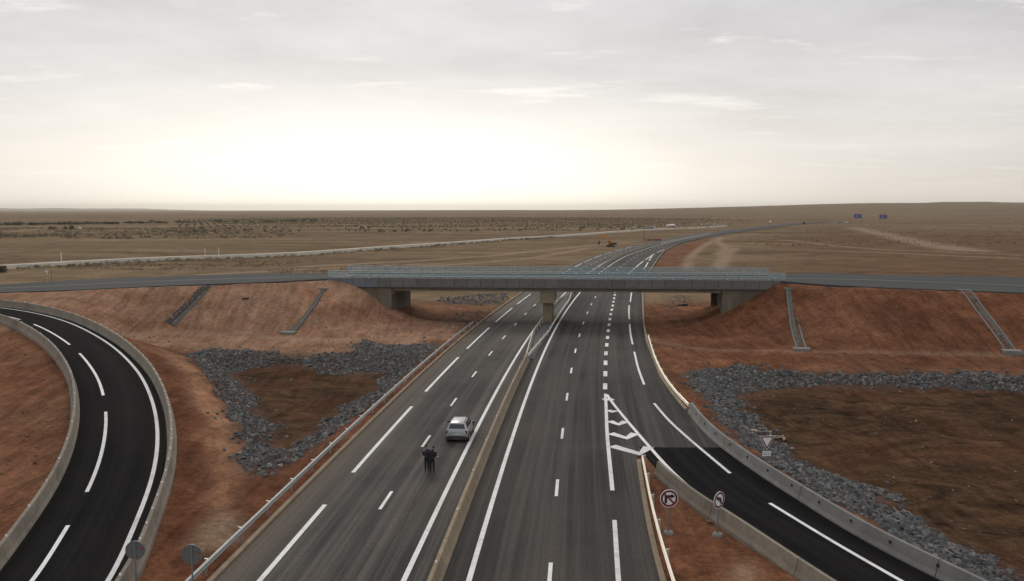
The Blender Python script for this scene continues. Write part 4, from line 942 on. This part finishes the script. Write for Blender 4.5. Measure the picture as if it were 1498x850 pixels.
# ------------------------------------------------------------------ car
def car(px, py, rz):
    p = G(px, py, 0); root = thing('parked_car', 'silver white hatchback with black roof bars stopped on the highway', 'car', (p[0], p[1], .008), rz)
    # stations along +Y (rear = 0), half width, sill z, belt z
    st = [(0.0, .70, .42, .86), (.06, .80, .30, .93), (.3, .86, .24, .98), (.9, .875, .22, .98), (1.8, .88, .22, .97), (2.7, .875, .22, .95), (3.3, .86, .24, .9), (3.8, .80, .28, .78), (4.0, .70, .32, .68), (4.06, .55, .4, .58)]
    V = []; F = []
    for y, w_, z0, z1 in st:
        h = z1 - z0
        V += [(x * s, y, z) for s in (-1,) for x, z in ((w_ * .8, z0), (w_ * .97, z0 + .08 * h), (w_, z0 + .45 * h), (w_ * .985, z0 + .75 * h), (w_ * .93, z1), (w_ * .75, z1 + .03))]
        V += [(x, y, z) for x, z in ((w_ * .75, z1 + .03), (w_ * .93, z1), (w_ * .985, z0 + .75 * h), (w_, z0 + .45 * h), (w_ * .97, z0 + .08 * h), (w_ * .8, z0))]
    k = 12
    for i in range(len(st) - 1):
        for j in range(k): F.append((i*k+j, i*k+(j+1) % k, (i+1)*k+(j+1) % k, (i+1)*k+j))
    F += [tuple(range(k)), tuple(range((len(st)-1)*k, len(st)*k))[::-1]]
    m = MB(); m.add(V, F); body = m.build('body', CARPAINT, root, smooth=False, bevel=.03)
    for q in body.data.polygons: q.use_smooth = True
    # cabin
    cb = [(.04, .72, .95, 1.0), (.34, .60, .95, 1.45), (.6, .585, .96, 1.5), (1.6, .58, .97, 1.53), (2.2, .57, .97, 1.47), (3.0, .66, .94, .97)]
    V = []; F = []
    for y, wt, zb, ztp in cb:
        wb = .80 if y > .1 else .74
        V += [(-wb, y, zb), (-wt, y, ztp - .05 if ztp > 1.1 else ztp), (-wt + .1, y, ztp), (wt - .1, y, ztp), (wt, y, ztp - .05 if ztp > 1.1 else ztp), (wb, y, zb)]
    k = 6
    for i in range(len(cb) - 1):
        for j in range(k - 1): F.append((i*k+j, i*k+j+1, (i+1)*k+j+1, (i+1)*k+j))
    F += [tuple(range(k)), tuple(range((len(cb)-1)*k, len(cb)*k))[::-1]]
    m = MB(); m.add(V, F); cabin = m.build('roof', CARPAINT, root, bevel=.07)
    for q in cabin.data.polygons: q.use_smooth = True
    # rear window, windscreen, side windows: thin panes just proud
    def pane(name, quad, mt=GLASS, parent=root):
        q = [Vector(a) for a in quad]; n = (q[1] - q[0]).cross(q[2] - q[0]).normalized() * .014; m = MB()
        c = sum(q, Vector()) / len(q)
        if n.dot(c - Vector((0, 1.6, 1.1))) < 0: n = -n
        m.add([a + n * .2 for a in q] + [a + n for a in q], [tuple(range(len(q)))] + [tuple(range(len(q), 2 * len(q)))] + [(i, (i+1) % len(q), len(q) + (i+1) % len(q), len(q) + i) for i in range(len(q))]); return m.build(name, mt, parent)
    pane('rear_window', [(-.64, .085, 1.05), (.64, .085, 1.05), (.53, .285, 1.37), (-.53, .285, 1.37)])
    pane('windscreen', [(-.62, 2.9, 1.01), (.62, 2.9, 1.01), (.5, 2.28, 1.42), (-.5, 2.28, 1.42)])
    for s in (-1, 1):
        for y0, y1, y0t, y1t in ((.38, 1.38, .5, 1.38), (1.46, 2.72, 1.46, 2.2)):
            pane('side_window', [(s * .785, y0, 1.02), (s * .785, y1, 1.02), (s * .60, y1t, 1.40), (s * .60, y0t, 1.40)])
        m = MB(); m.tube((s * .54, .45, 1.53), (s * .54, 2.1, 1.55), .028, n=6); m.tube((s * .54, .45, 1.45), (s * .54, .45, 1.53), .025, n=6); m.tube((s * .54, 2.1, 1.44), (s * .54, 2.1, 1.55), .025, n=6); m.build('roof_bar', PLASTIC, root)
        m = MB(); m.box((s * .97, 2.35, 1.02), (.2, .1, .15)); m.build('wing_mirror', PLASTIC, root, bevel=.02)
        m = MB(); m.prism([(s * .56, .66), (s * .78, .66), (s * .81, .78), (s * .76, .93), (s * .58, .92)], 'y', -.015 + .03, .16); m.build('tail_lamp', LAMPRED, root, bevel=.01)
        m = MB(); m.prism([(s * .4, .55), (s * .7, .57), (s * .72, .7), (s * .45, .68)], 'y', 3.95, 4.05); m.build('headlight', REFLECT, root)
        for y in (.72, 3.22):
            m = MB(); m.tube((s * .67, y, .325), (s * .885, y, .325), .325, n=22); wh = m.build('wheel', BLACK, root)
            m = MB(); m.tube((s * .88, y, .325), (s * .9, y, .325), .21, .19, n=14); m.build('rim', SILVER, wh)
            ar = [(y + .42 * math.cos(t), .325 + .42 * math.sin(t)) for t in np.linspace(-.15, math.pi + .15, 14)]
            m = MB(); m.prism(ar, 'x', s * .80, s * .889); m.build('wheel_arch', PLASTIC, root)
        for y in (1.42,): MB().box((s * .886, y, .62), (.006, .012, .6)).build('door_seam', PLASTIC, root)
        for y in (1.1, 2.1): MB().box((s * .889, y, .82), (.03, .16, .03)).build('door_handle', PLASTIC, root)
    m = MB(); m.prism([(-.80, .24), (.80, .24), (.84, .46), (.6, .53), (-.6, .53), (-.84, .46)], 'y', -.04, .16); m.build('rear_bumper', PLASTIC, root, bevel=.02)
    MB().box((0, -.03, .34), (.5, .03, .11)).build('bumper_insert', mat('bumper_brown', (.1, .05, .035), .6), root)
    MB().box((0, -.008, .66), (.46, .02, .1)).build('number_plate', mat('plate_grey', (.5, .5, .46), .5), root)
    MB().box((0, .012, .82), (.16, .02, .05)).build('badge', SILVER, root)
    for s in (-1, 1): MB().box((s * .875, 1.97, .32), (.05, 1.8, .2)).build('sill_cladding', PLASTIC, root)
    MB().box((0, 2.0, .3), (1.5, 3.6, .2)).build('underbody', BLACK, root)
    return root
car(668, 648, -math.atan(0.083))

# ------------------------------------------------------------------ people
def skinned(name, joints, edges, material, parent, sub=2, root=0):
    me = bpy.data.meshes.new(name); me.from_pydata([j[:3] for j in joints], edges, []); me.materials.append(material)
    o = link(name, me, parent)
    sm = o.modifiers.new('skin', 'SKIN'); sm.use_smooth_shade = True; sv = me.skin_vertices[0].data if me.skin_vertices else None
    if sv is None:
        bm = bmesh.new(); bm.from_mesh(me); bm.verts.layers.skin.verify(); bm.to_mesh(me); bm.free(); sv = me.skin_vertices[0].data
    for i, j in enumerate(joints):
        r = j[3]; sv[i].radius = (r, r) if np.isscalar(r) else r; sv[i].use_root = (i == root)
    ss = o.modifiers.new('sub', 'SUBSURF'); ss.levels = sub; ss.render_levels = sub
    return o
def person(loc, rz, label, jacket, arms, bow=.13, stance=.12, lean=0.0):
    """faces local -Y; arms: (elbow, hand) for the left (-x) and the right (+x) side"""
    root = thing('person', label, 'person', loc, rz)
    hd = (lean * .8, -bow - .05, 1.60)
    J = [(0, 0, .93, .13), (0, -.01, 1.15, .13), (lean * .4, -.03, 1.36, .145), (lean * .6, -bow * .6, 1.47, .06), (hd[0], hd[1], 1.57, .085), (hd[0], hd[1] - .01, 1.66, .095), (hd[0], hd[1] + .01, 1.73, .06)]
    E = [(0, 1), (1, 2), (2, 3), (3, 4), (4, 5), (5, 6)]
    for s, (el, ha) in zip((-1, 1), arms):
        n = len(J); J += [(s * .19 + lean * .4, -.03, 1.39, .065), (*el, .05), (*ha, .036)]; E += [(2, n), (n, n + 1), (n + 1, n + 2)]
        d = Vector(ha) - Vector(el); d.normalize(); sd_ = d.orthogonal().normalized(); ot = d.cross(sd_)
        pm = Vector(ha) + d * .07; J.append((*pm, .04)); E.append((n + 2, n + 3))
        for k, l_ in enumerate((.07, .085, .078, .06)):
            b0 = pm + sd_ * (k - 1.5) * .021 + d * .025; t1 = b0 + d * l_ * .6 + ot * .008; t2 = t1 + d * l_ * .4 + ot * .025; q = len(J)
            J += [(*b0, .01), (*t1, .009), (*t2, .008)]; E += [(n + 3, q), (q, q + 1), (q + 1, q + 2)]
        q = len(J); tb = Vector(ha) + d * .03 + sd_ * .035; J += [(*tb, .012), (*(tb + d * .04 + sd_ * .02), .01), (*(tb + d * .07 + sd_ * .015), .009)]; E += [(n + 2, q), (q, q + 1), (q + 1, q + 2)]
    for s in (-1, 1):
        n = len(J); J += [(s * .09, 0, .9, .09), (s * stance * .9, -.02, .5, .065), (s * stance, .02, .09, .03), (s * (stance + .02), -.13, .05, .02)]; E += [(0, n), (n, n + 1), (n + 1, n + 2), (n + 2, n + 3)]
    body = skinned('body', J, E, SKIN, root, 1)
    J = [(0, 0, .86, (.19, .145)), (0, -.005, 1.0, (.19, .14)), (0, -.02, 1.18, (.195, .14)), (lean * .4, -.03, 1.36, (.20, .135)), (lean * .5, -.05, 1.44, (.11, .09)), (lean * .6, -bow * .6, 1.49, .078)]
    E = [(i, i + 1) for i in range(5)]
    for s, (el, ha) in zip((-1, 1), arms):
        n = len(J); J += [(s * .21 + lean * .4, -.03, 1.385, .088), (*el, .072), (*(Vector(el).lerp(Vector(ha), .93)), .054)]; E += [(3, n), (n, n + 1), (n + 1, n + 2)]
    skinned('jacket', J, E, jacket, root, 2)
    J = [(0, 0, .98, (.17, .125)), (0, 0, .88, (.175, .13))]; E = [(0, 1)]
    for s in (-1, 1):
        n = len(J); J += [(s * .095, 0, .8, .1), (s * stance * .9, -.02, .5, .083), (s * stance, .02, .1, .07)]; E += [(1, n), (n, n + 1), (n + 1, n + 2)]
    skinned('trousers', J, E, TROUS, root, 2)
    for s in (-1, 1):
        skinned('shoe', [(s * stance, .05, .06, .055), (s * (stance + .01), -.08, .05, .055), (s * (stance + .02), -.19, .04, .04)], [(0, 1), (1, 2)], BLACK, root, 1)
    hx, hy = hd[0], hd[1]
    skinned('hair', [(hx, hy + .055, 1.60, .07), (hx, hy + .035, 1.69, .098), (hx, hy - .02, 1.745, .075)], [(0, 1), (1, 2)], HAIR, root, 2)
    m = MB()
    m.tube((hx, hy - .09, 1.66), (hx, hy - .125, 1.625), .012, .018, n=6); m.build('nose', SKIN, root)
    for s in (-1, 1):
        MB().box((hx + s * .035, hy - .1, 1.665), (.025, .012, .012)).build('eye', BLACK, root); MB().box((hx + s * .098, hy + .01, 1.65), (.02, .045, .06)).build('ear', SKIN, root)
    MB().box((hx, hy - .097, 1.592), (.045, .012, .01)).build('mouth', mat('lips', (.16, .06, .05), .6), root)
    return root
pa = G(624.6, 689.0, 0); pb = G(632.2, 690.8, 0)
person((pa[0], pa[1], .008), math.radians(183), 'person in a navy jacket and black trousers with head bowed beside another', NAVY, (((-.235, -.07, 1.12), (-.1, -.27, 1.02)), ((.235, -.05, 1.1), (.1, -.26, .98))), bow=.15, stance=.10, lean=.06)
person((pb[0], pb[1], .008), math.radians(174), 'person in a charcoal jacket holding a white sheet of paper', CHAR, (((-.24, -.03, 1.1), (-.2, -.24, .98)), ((.235, -.06, 1.1), (.12, -.28, .96))), bow=.16, stance=.11, lean=-.08)
pp = Matrix.Translation((pb[0], pb[1], 0)) @ Matrix.Rotation(math.radians(174), 4, 'Z')
m = MB(); m.box((0, 0, 0), (.3, .21, .008)); o = m.build('paper_sheet', PAPER); o.matrix_world = pp @ Matrix.Translation((.16, -.40, .975)) @ Matrix.Rotation(math.radians(14), 4, 'X')
o.location = pp @ Vector((-.22, -.36, .985)); tag(o, 'white paper sheet held by the person in charcoal', 'paper')

# ------------------------------------------------------------------ far field: gravel road, vehicles, poles, signs, shrubs
gr = smooth(spline(GL([(-120, 396), (0, 388.5), (120, 382), (250, 375), (400, 367.5), (500, 362.5), (600, 357), (700, 350.5), (760, 346), (820, 342.5), (880, 339), (935, 335.5), (1000, 332.5), (1060, 330)], 0.9), 6.0), 4)
for p in gr: p[2] = groundz(p[0], p[1]) + 1.1
gr = smooth(gr, 10)
tag(sweep(gr, [(-3.6, -1.8), (-2.6, 0), (2.6, 0), (3.6, -1.8)]).build('gravel_road', GRAVEL, smooth=False), 'pale raised gravel road crossing the plain beyond the bridge', 'road', kind='structure')
dm = mat('dark_bank', (.12, .085, .055), .95, var=.3, scale=.3)
def at(px, py, z=None):
    p = G(px, py, 0.0)
    for _ in range(4): p = G(px, py, groundz(p[0], p[1]))
    return p
# excavator
p = at(893, 361); root = thing('excavator', 'orange excavator with raised arm working beside the highway', 'excavator', tuple(p), math.radians(-4))
for s in (-1, 1):
    tr_ = [(-2.0, .25), (-1.75, .02), (1.75, .02), (2.0, .25), (2.0, .6), (1.7, .85), (-1.7, .85), (-2.0, .6)]
    m = MB(); m.prism(tr_, 'y', s * 1.05 - .3, s * 1.05 + .3); m.build('track', EXDARK, root)
m = MB(); m.tube((0, 0, .7), (0, 0, 1.15), .7, n=14); m.build('turntable', EXDARK, root)
m = MB(); m.prism([(-.9, 1.1), (2.9, 1.1), (3.1, 1.5), (2.9, 2.0), (1.0, 2.15), (-.9, 1.7)], 'y', -1.3, 1.3); m.build('house', EXDARK, root, bevel=.06)
m = MB(); m.prism([(-1.3, 1.2), (.2, 1.2), (.2, 2.9), (-.7, 2.95), (-1.3, 2.1)], 'y', -1.3, -.35); cb = m.build('cab', EXC, root, bevel=.05)
MB().prism([(-1.1, 2.05), (.05, 2.05), (.05, 2.8), (-.65, 2.8)], 'y', -1.32, -1.29).build('cab_window', GLASS, cb)
m = MB(); m.prism([(-.5, 1.4), (.1, 1.5), (-.6, 3.3), (-1.3, 4.6), (-3.9, 5.9), (-4.3, 5.6), (-3.6, 5.1), (-1.7, 4.0), (-1.1, 2.9)], 'y', .0, .5); m.build('boom', EXC, root, bevel=.04)
m = MB(); m.prism([(-3.6, 5.9), (-4.5, 5.9), (-5.5, 3.2), (-5.25, 2.6), (-4.8, 3.2), (-4.0, 5.1)], 'y', .05, .45); m.build('arm', EXC, root, bevel=.03)
m = MB(); m.prism([(-5.5, 2.9), (-5.0, 2.8), (-5.0, 1.9), (-5.4, 1.0), (-6.2, .9), (-6.0, 1.8)], 'y', -.35, .85); m.build('bucket', EXDARK, root, bevel=.03)
m = MB(); m.tube((-.2, .25, 1.9), (-1.7, .25, 3.3), .1, n=8); m.build('hydraulic_ram', SILVER, root)
# utility pole and marker posts
p = at(942, 353); root = thing('utility_pole', 'tall dark pole standing alone beside the far highway', 'pole', tuple(p))
MB().tube((0, 0, -.3), (0, 0, 8.4), .2, .13, n=8).build('shaft', TIMBER, root); MB().box((0, 0, 8.1), (1.2, .12, .12)).build('cross_arm', TIMBER, root)
for i in range(8):
    p = at(946 + i * 2.9, 353.3 - .05 * i); root = thing('barrel_barrier', 'small dark and red barrel in a row across the far carriageway', 'barrel', (p[0], p[1], max(p[2], 0)), group='barrels closing the far highway')
    MB().tube((0, 0, 0), (0, 0, 1.0), .42, .42, n=10).build('drum', EXDARK if i % 3 else TAGRED, root); MB().tube((0, 0, 1.0), (0, 0, 1.12), .42, .36, n=10).build('lid', TAGRED, root)
for k, (px, py, h) in enumerate(((88, 384, 3.2), (290, 373, 3.0), (311, 372, 3.0))):
    q = gr[np.argmin(np.abs(gr[:, 0] / gr[:, 1] - (px - 749) / FPX))]; root = thing('marker_post', 'thin pale marker post standing on the pale gravel road', 'post', tuple(q), group='marker posts on the gravel road')
    MB().box((0, 0, h / 2), (.16, .16, h)).build('shaft', SIGNWHITE, root); MB().box((0, 0, h + .05), (.3, .2, .12)).build('cap', TAGRED, root)
for k, (px, py) in enumerate(((66, 413), (73, 412.5))):
    q = GX(px, py); q[1] += .6; root = thing('road_marker', ('red and white marker pole at the edge of the crossroad', 'plain red marker pole beside the red and white one')[k], 'pole', (q[0], q[1], zc(q[0]) - .15))
    for j in range(7): MB().tube((0, 0, j * .32), (0, 0, j * .32 + .32), .035, n=6).build('band', TAGRED if (j % 2 or k) else SIGNWHITE, root)
    if k == 0: MB().prism([(-.3, 2.0), (.3, 2.0), (.12, 1.5), (.05, 1.5), (.1, 1.8), (-.3, 1.8)], 'y', -.05, -.02).build('small_plate', SIGNWHITE, root)
# vehicles far off
def truck(px, py, label, length, height, kind, colm, rz=0.0, cat='truck'):
    p = at(px, py); root = thing('far_truck' if cat == 'truck' else 'far_car', label, cat, tuple(p), rz); h = length / 2
    wl_ = [-h * .75, -h * .45, h * .6] if length > 5 else [-h * .62, h * .62]
    for x in wl_:
        for s in (-1, 1): MB().tube((x, s * 1.0, .45), (x, s * .75, .45), .45, n=12).build('wheel', BLACK, root)
    if kind == 'tank':
        MB().tube((-h, 0, 2.1), (h * .45, 0, 2.1), 1.25, n=16).build('tank', colm, root); MB().box((-h * .27, 0, .8), (length * .74, 1.6, .3)).build('chassis', EXDARK, root)
        c = MB().prism([(h * .52, .6), (h, .6), (h, 1.6), (h * .93, 2.7), (h * .52, 2.8)], 'y', -1.15, 1.15).build('cab', colm, root, bevel=.06); MB().box((h * .76, -1.16, 2.1), (h * .28, .03, .7)).build('cab_window', GLASS, c)
    elif kind == 'box':
        MB().box((-h * .25, 0, height * .6), (length * .74, 2.4, height * .72)).build('cargo_box', colm, root, bevel=.04); MB().box((-h * .2, 0, .75), (length * .8, 1.6, .3)).build('chassis', EXDARK, root)
        c = MB().prism([(h * .52, .6), (h, .6), (h, 1.5), (h * .9, height * .8), (h * .52, height * .82)], 'y', -1.1, 1.1).build('cab', VEHWHITE, root, bevel=.06); MB().box((h * .76, -1.11, height * .62), (h * .25, .03, .6)).build('cab_window', GLASS, c)
    else:
        MB().prism([(-h, .4), (h, .4), (h, .9), (h * .75, 1.0), (h * .4, height), (-h * .85, height), (-h, 1.0)], 'y', -.85, .85).build('body', colm, root, bevel=.08)
        for s in (-1, 1): MB().prism([(-h * .8, 1.05), (h * .55, 1.05), (h * .36, height - .12), (-h * .72, height - .12)], 'y', s * .86 - .01, s * .86 + .01).build('side_window', GLASS, root)
truck(981, 332.6, 'white tanker truck parked on the plain beyond the bend of the highway', 8.6, 3.6, 'tank', VEHWHITE, math.pi)
truck(952, 334.8, 'grey box trailer truck beside the white tanker', 9.0, 3.2, 'box', VEHGREY)
truck(530, 334.3, 'white van alone in the orchard on the plain', 6.2, 2.5, 'car', VEHWHITE, cat='van')
truck(929, 334.4, 'small white car behind the utility pole', 4.6, 1.7, 'car', VEHWHITE, cat='car')
truck(1030, 330.2, 'white car on the gravel road right of the tanker', 4.8, 1.8, 'car', VEHWHITE, cat='car')
truck(1049, 329.6, 'white pickup at the far end of the gravel road', 5.6, 1.9, 'car', VEHWHITE, cat='pickup')
truck(1127, 326.8, 'pale lorry raising dust where the highway meets the hills', 8.0, 3.6, 'box', VEHWHITE, 1.2)
truck(1176, 328.6, 'dark lorry on the pale road past the end of the highway', 5.6, 3.2, 'box', EXDARK, 1.3)
truck(1232, 326.4, 'grey green machine parked below the blue signs', 13.0, 3.0, 'box', VEHGREY)
truck(115, 335.6, 'white car by the dark bushes on the left of the plain', 4.6, 1.8, 'car', VEHWHITE, cat='car')
# two blue direction signs
for k, (px, lab) in enumerate(((1253, 'blue direction sign on two posts nearer the bend of the highway'), (1290, 'violet blue direction sign on two posts farther from the bend of the highway'))):
    d = 1000.0; x = (px - 749) / FPX * d; gz = groundz(x, d); root = thing('direction_sign', lab, 'road sign', (x, d, gz)); z0 = CAMH - (319 + k * .8 - 307) / FPX * d - gz; z1 = CAMH - (313.2 + k * .8 - 307) / FPX * d - gz
    MB().box((0, 0, (z0 + z1) / 2), (9.2, .15, z1 - z0)).build('panel', SIGNBLUE if k == 0 else mat('sign_violet', (.07, .065, .22), .5), root)
    for s in (-1, 1): MB().box((s * 3.2, .2, z1 / 2), (.3, .25, z1)).build('post', POST, root)
    for j in range(2): MB().box((-1.0 + .3 * j, -.085, z0 + (z1 - z0) * (.35 + .3 * j)), (3.4 - j, .02, .2)).build('lettering', SIGNWHITE, root)
# small dark culvert house at the left end of the gravel road
p = at(3, 399); root = thing('culvert', 'dark concrete culvert opening at the side of the pale gravel road', 'culvert', tuple(p))
MB().box((-1.2, .6, .9), (4.2, .4, 2.2)).build('headwall', mat('culvert_brown', (.09, .055, .04), .95, var=.2), root); MB().box((-1.0, .38, .7), (2.4, .06, 1.4)).build('opening', HOLE, root)

# shrubs and orchard trees
def bushmesh(seed, n=46, material=LEAF, trunk=True):
    r = np.random.default_rng(seed); m = MB()
    for _ in range(n):
        d = r.normal(size=3); d /= np.linalg.norm(d); rad = r.uniform(.35, 1.0) ** .6; c = d * rad * np.array((1, 1, .72)) + np.array((0, 0, .85)); s = r.uniform(.16, .34)
        a = r.normal(size=3); a /= np.linalg.norm(a); b = np.cross(a, r.normal(size=3)); b /= np.linalg.norm(b); w = np.cross(a, b)
        m.add([c + a * s, c + b * s, c - a * s * .8, c - b * s * .9, c + w * s * .6], [(0, 1, 4), (1, 2, 4), (2, 3, 4), (3, 0, 4), (0, 3, 2, 1)])
    return m.mesh('foliage', material)
BM = [bushmesh(i) for i in range(4)]; OM = [bushmesh(10 + i, 14, LEAF2) for i in range(4)]
tm = MB(); tm.tube((0, 0, -.2), (0, 0, .6), .09, .06, n=6); TM = tm.mesh('stem', TIMBER)
def bush(px, py, w, h, label, group, meshes=BM):
    p = at(px, py); root = thing('shrub', label, 'shrub', tuple(p), random.random() * 6.28, group); s = (w / 2, w / 2, h / 1.75)
    f = link('foliage', random.choice(meshes), root); f.scale = s; t = link('stem', TM, root); t.scale = (s[0] * .5, s[1] * .5, s[2])
for px, py, w, h in ((74, 336, 4.5, 3.2), (80, 336, 4.5, 3), (95, 336, 4, 3.4), (104.5, 336, 5, 4.4)): bush(px, py, w, h, 'dark bushy shrub in the clump beside the left plain road', 'dark shrubs by the plain road')
for i in range(80):
    px = random.uniform(-8, 210) if i < 55 else random.uniform(200, 460); bush(px, 329.3 - px * .0115 + random.uniform(-.5, .5), random.uniform(6, 15), random.uniform(2.0, 4.4), 'dark tree in the long hedge line far across the left plain', 'hedge line on the left plain')
for i in range(150):
    px = random.uniform(270, 960); py = 339.5 - random.random() ** 1.4 * 5.5 - max(0, (px - 700) * .012)
    bush(px, py, random.uniform(1.6, 3.6), random.uniform(1.3, 2.6), 'low brown scrub bush at the near edge of the orchard', 'scrub at the orchard edge', OM if random.random() < .55 else BM)
for i in range(80):
    px = random.uniform(-5, 300); bush(px, random.uniform(338, 349), random.uniform(1.0, 2.6), random.uniform(.7, 1.7), 'low brown scrub bush on the open plain left of the orchard', 'scrub on the left plain', OM if random.random() < .7 else BM)
V = []; F = []; n = 0                                    # the orchard reads as one mass of dots
tmpl = [(np.array([v.co[:] for v in m_.vertices]), [tuple(p_.vertices) for p_ in m_.polygons]) for m_ in OM]
rowd = np.array((.32, .95)); rowd /= np.linalg.norm(rowd); cold = np.array((rowd[1], -rowd[0]))
for i in range(-75, 75):
    for j in range(0, 95):
        x, y = np.array((-60, 760.0)) + cold * i * 9.5 + rowd * j * 11.5 + RNG.normal(0, .8, 2)
        if y < 770 or y > 1850 or not (-.40 < x / y < .30) or RNG.random() < (x / y - .1) / .2 or RNG.random() < .12 or y - 770 < 60 * (vnoise(x, y, .01, 31) + .5) or x > cX(min(y, 1240)) - 40: continue
        v, f = tmpl[RNG.integers(4)]; s = RNG.uniform(.75, 1.5); V.append(v * np.array((s * 1.15, s * 1.15, s * 1.0)) + np.array((x, y, groundz(x, y)))); F += [tuple(a + n for a in q_) for q_ in f]; n += len(v)
me = bpy.data.meshes.new('orchard'); me.from_pydata(np.vstack(V).tolist(), [], F); me.materials.append(LEAF2)
tag(link('orchard', me), 'rows of small orchard trees far across the plain', 'orchard', kind='stuff')
V = []; F = []; n = 0                                    # far scrub on the right-hand plain
for _ in range(1500):
    y = 420 + 1500 * RNG.random() ** 1.5; x = y * RNG.uniform(.2, .66)
    if abs(x - cX(min(y, 1240))) < 40: continue
    v, f = tmpl[RNG.integers(4)]; s = RNG.uniform(.3, .8); V.append(v * s + np.array((x, y, groundz(x, y)))); F += [tuple(a + n for a in q_) for q_ in f]; n += len(v)
me = bpy.data.meshes.new('far_scrub'); me.from_pydata(np.vstack(V).tolist(), [], F); me.materials.append(LEAF2)
tag(link('far_scrub', me), 'thin scattering of scrub over the right hand plain', 'scrub', kind='stuff')
def scrubfield(name, label, spots, smin, smax, material=LEAF2):
    V = []; F = []; n = 0
    for x, y in spots:
        v, f = tmpl[RNG.integers(4)]; k = smin + (smax - smin) * RNG.random() ** 2; V.append(v * np.array((k * 1.3, k * 1.3, k)) + np.array((x, y, groundz(x, y)))); F.extend([tuple(a + n for a in q_) for q_ in f]); n += len(v)
    me = bpy.data.meshes.new(name); me.from_pydata(np.vstack(V).tolist(), [], F); me.materials.append(material); tag(link(name, me), label, 'scrub', kind='stuff')
sp = []
while len(sp) < 2600:
    px = RNG.uniform(-20, 460); py = 334 + 15 * RNG.random() ** 1.2
    q = G(px, py, 0)
    if RNG.random() < (px - 230) / 230: continue
    if vnoise(q[0], q[1], .02, 61) + vnoise(q[0], q[1], .07, 62) > -.15: sp.append((q[0], q[1]))
scrubfield('plain_scrub', 'speckled low scrub over the left hand plain', sp, .3, 1.0)
sp = []
for p, nr in zip(gr, normals(gr)):
    if p[1] > 560: break
    for _ in range(11):
        o_ = -4.5 - abs(RNG.normal(0, 3.2)); sp.append((p[0] + nr[0] * o_ + RNG.normal(0, 2), p[1] + nr[1] * o_ + RNG.normal(0, 1)))
scrubfield('roadside_scrub', 'dark dry scrub along the near foot of the pale gravel road', sp, .2, .75, LEAF)
sp = []
while len(sp) < 700:
    q = G(RNG.uniform(-20, 640), RNG.uniform(379, 399), 0)
    if q[1] > 178 and vnoise(q[0], q[1], .05, 63) > .02: sp.append((q[0], q[1]))
scrubfield('verge_scrub', 'sparse brown tufts on the plain between the gravel road and the crossroad', sp, .15, .5)
# distant ridge on the left horizon
V = []; F = []; k = 0
for a in np.linspace(-.75, -.34, 60):
    d = 21000; x, y = d * math.sin(a), d * math.cos(a); t = (a + .75) / .41
    h = 36 + 46 * (.5 + vnoise(a * 30, 1.3, 1, 41)) * (1 - t) ** .5 + 10 * vnoise(a * 120, 2.2, 1, 42); h *= min(1, (1 - t) * 5)
    V += [(x * .985, y * .985, -5), (x, y, h), (x * 1.02, y * 1.02, -5)]; 
    if k: F += [(3*k-3, 3*k, 3*k+1, 3*k-2), (3*k-2, 3*k+1, 3*k+2, 3*k-1)]
    k += 1
tag(MB().add(V, F).build('hills', mat('hill_earth', (.15, .125, .105), .95, var=.2, scale=.002), smooth=True), 'low distant hills on the left horizon', 'hills', kind='structure')

# ------------------------------------------------------------------ haze: dusty air over the plain
hm = bpy.data.materials.new('dusty_air'); hm.use_nodes = True; t = hm.node_tree; t.nodes.clear()
pv = N(t, 'ShaderNodeVolumePrincipled'); pv.inputs['Color'].default_value = (.97, .92, .82, 1); pv.inputs['Density'].default_value = 4.0e-5; pv.inputs['Anisotropy'].default_value = 0.6
ot = N(t, 'ShaderNodeOutputMaterial'); t.links.new(pv.outputs[0], ot.inputs['Volume'])
hb = MB().box((0, 13000, 70), (34000, 27000, 160)).build('haze', hm); tag(hb, 'thin dusty air over the whole plain', 'haze', kind='stuff')
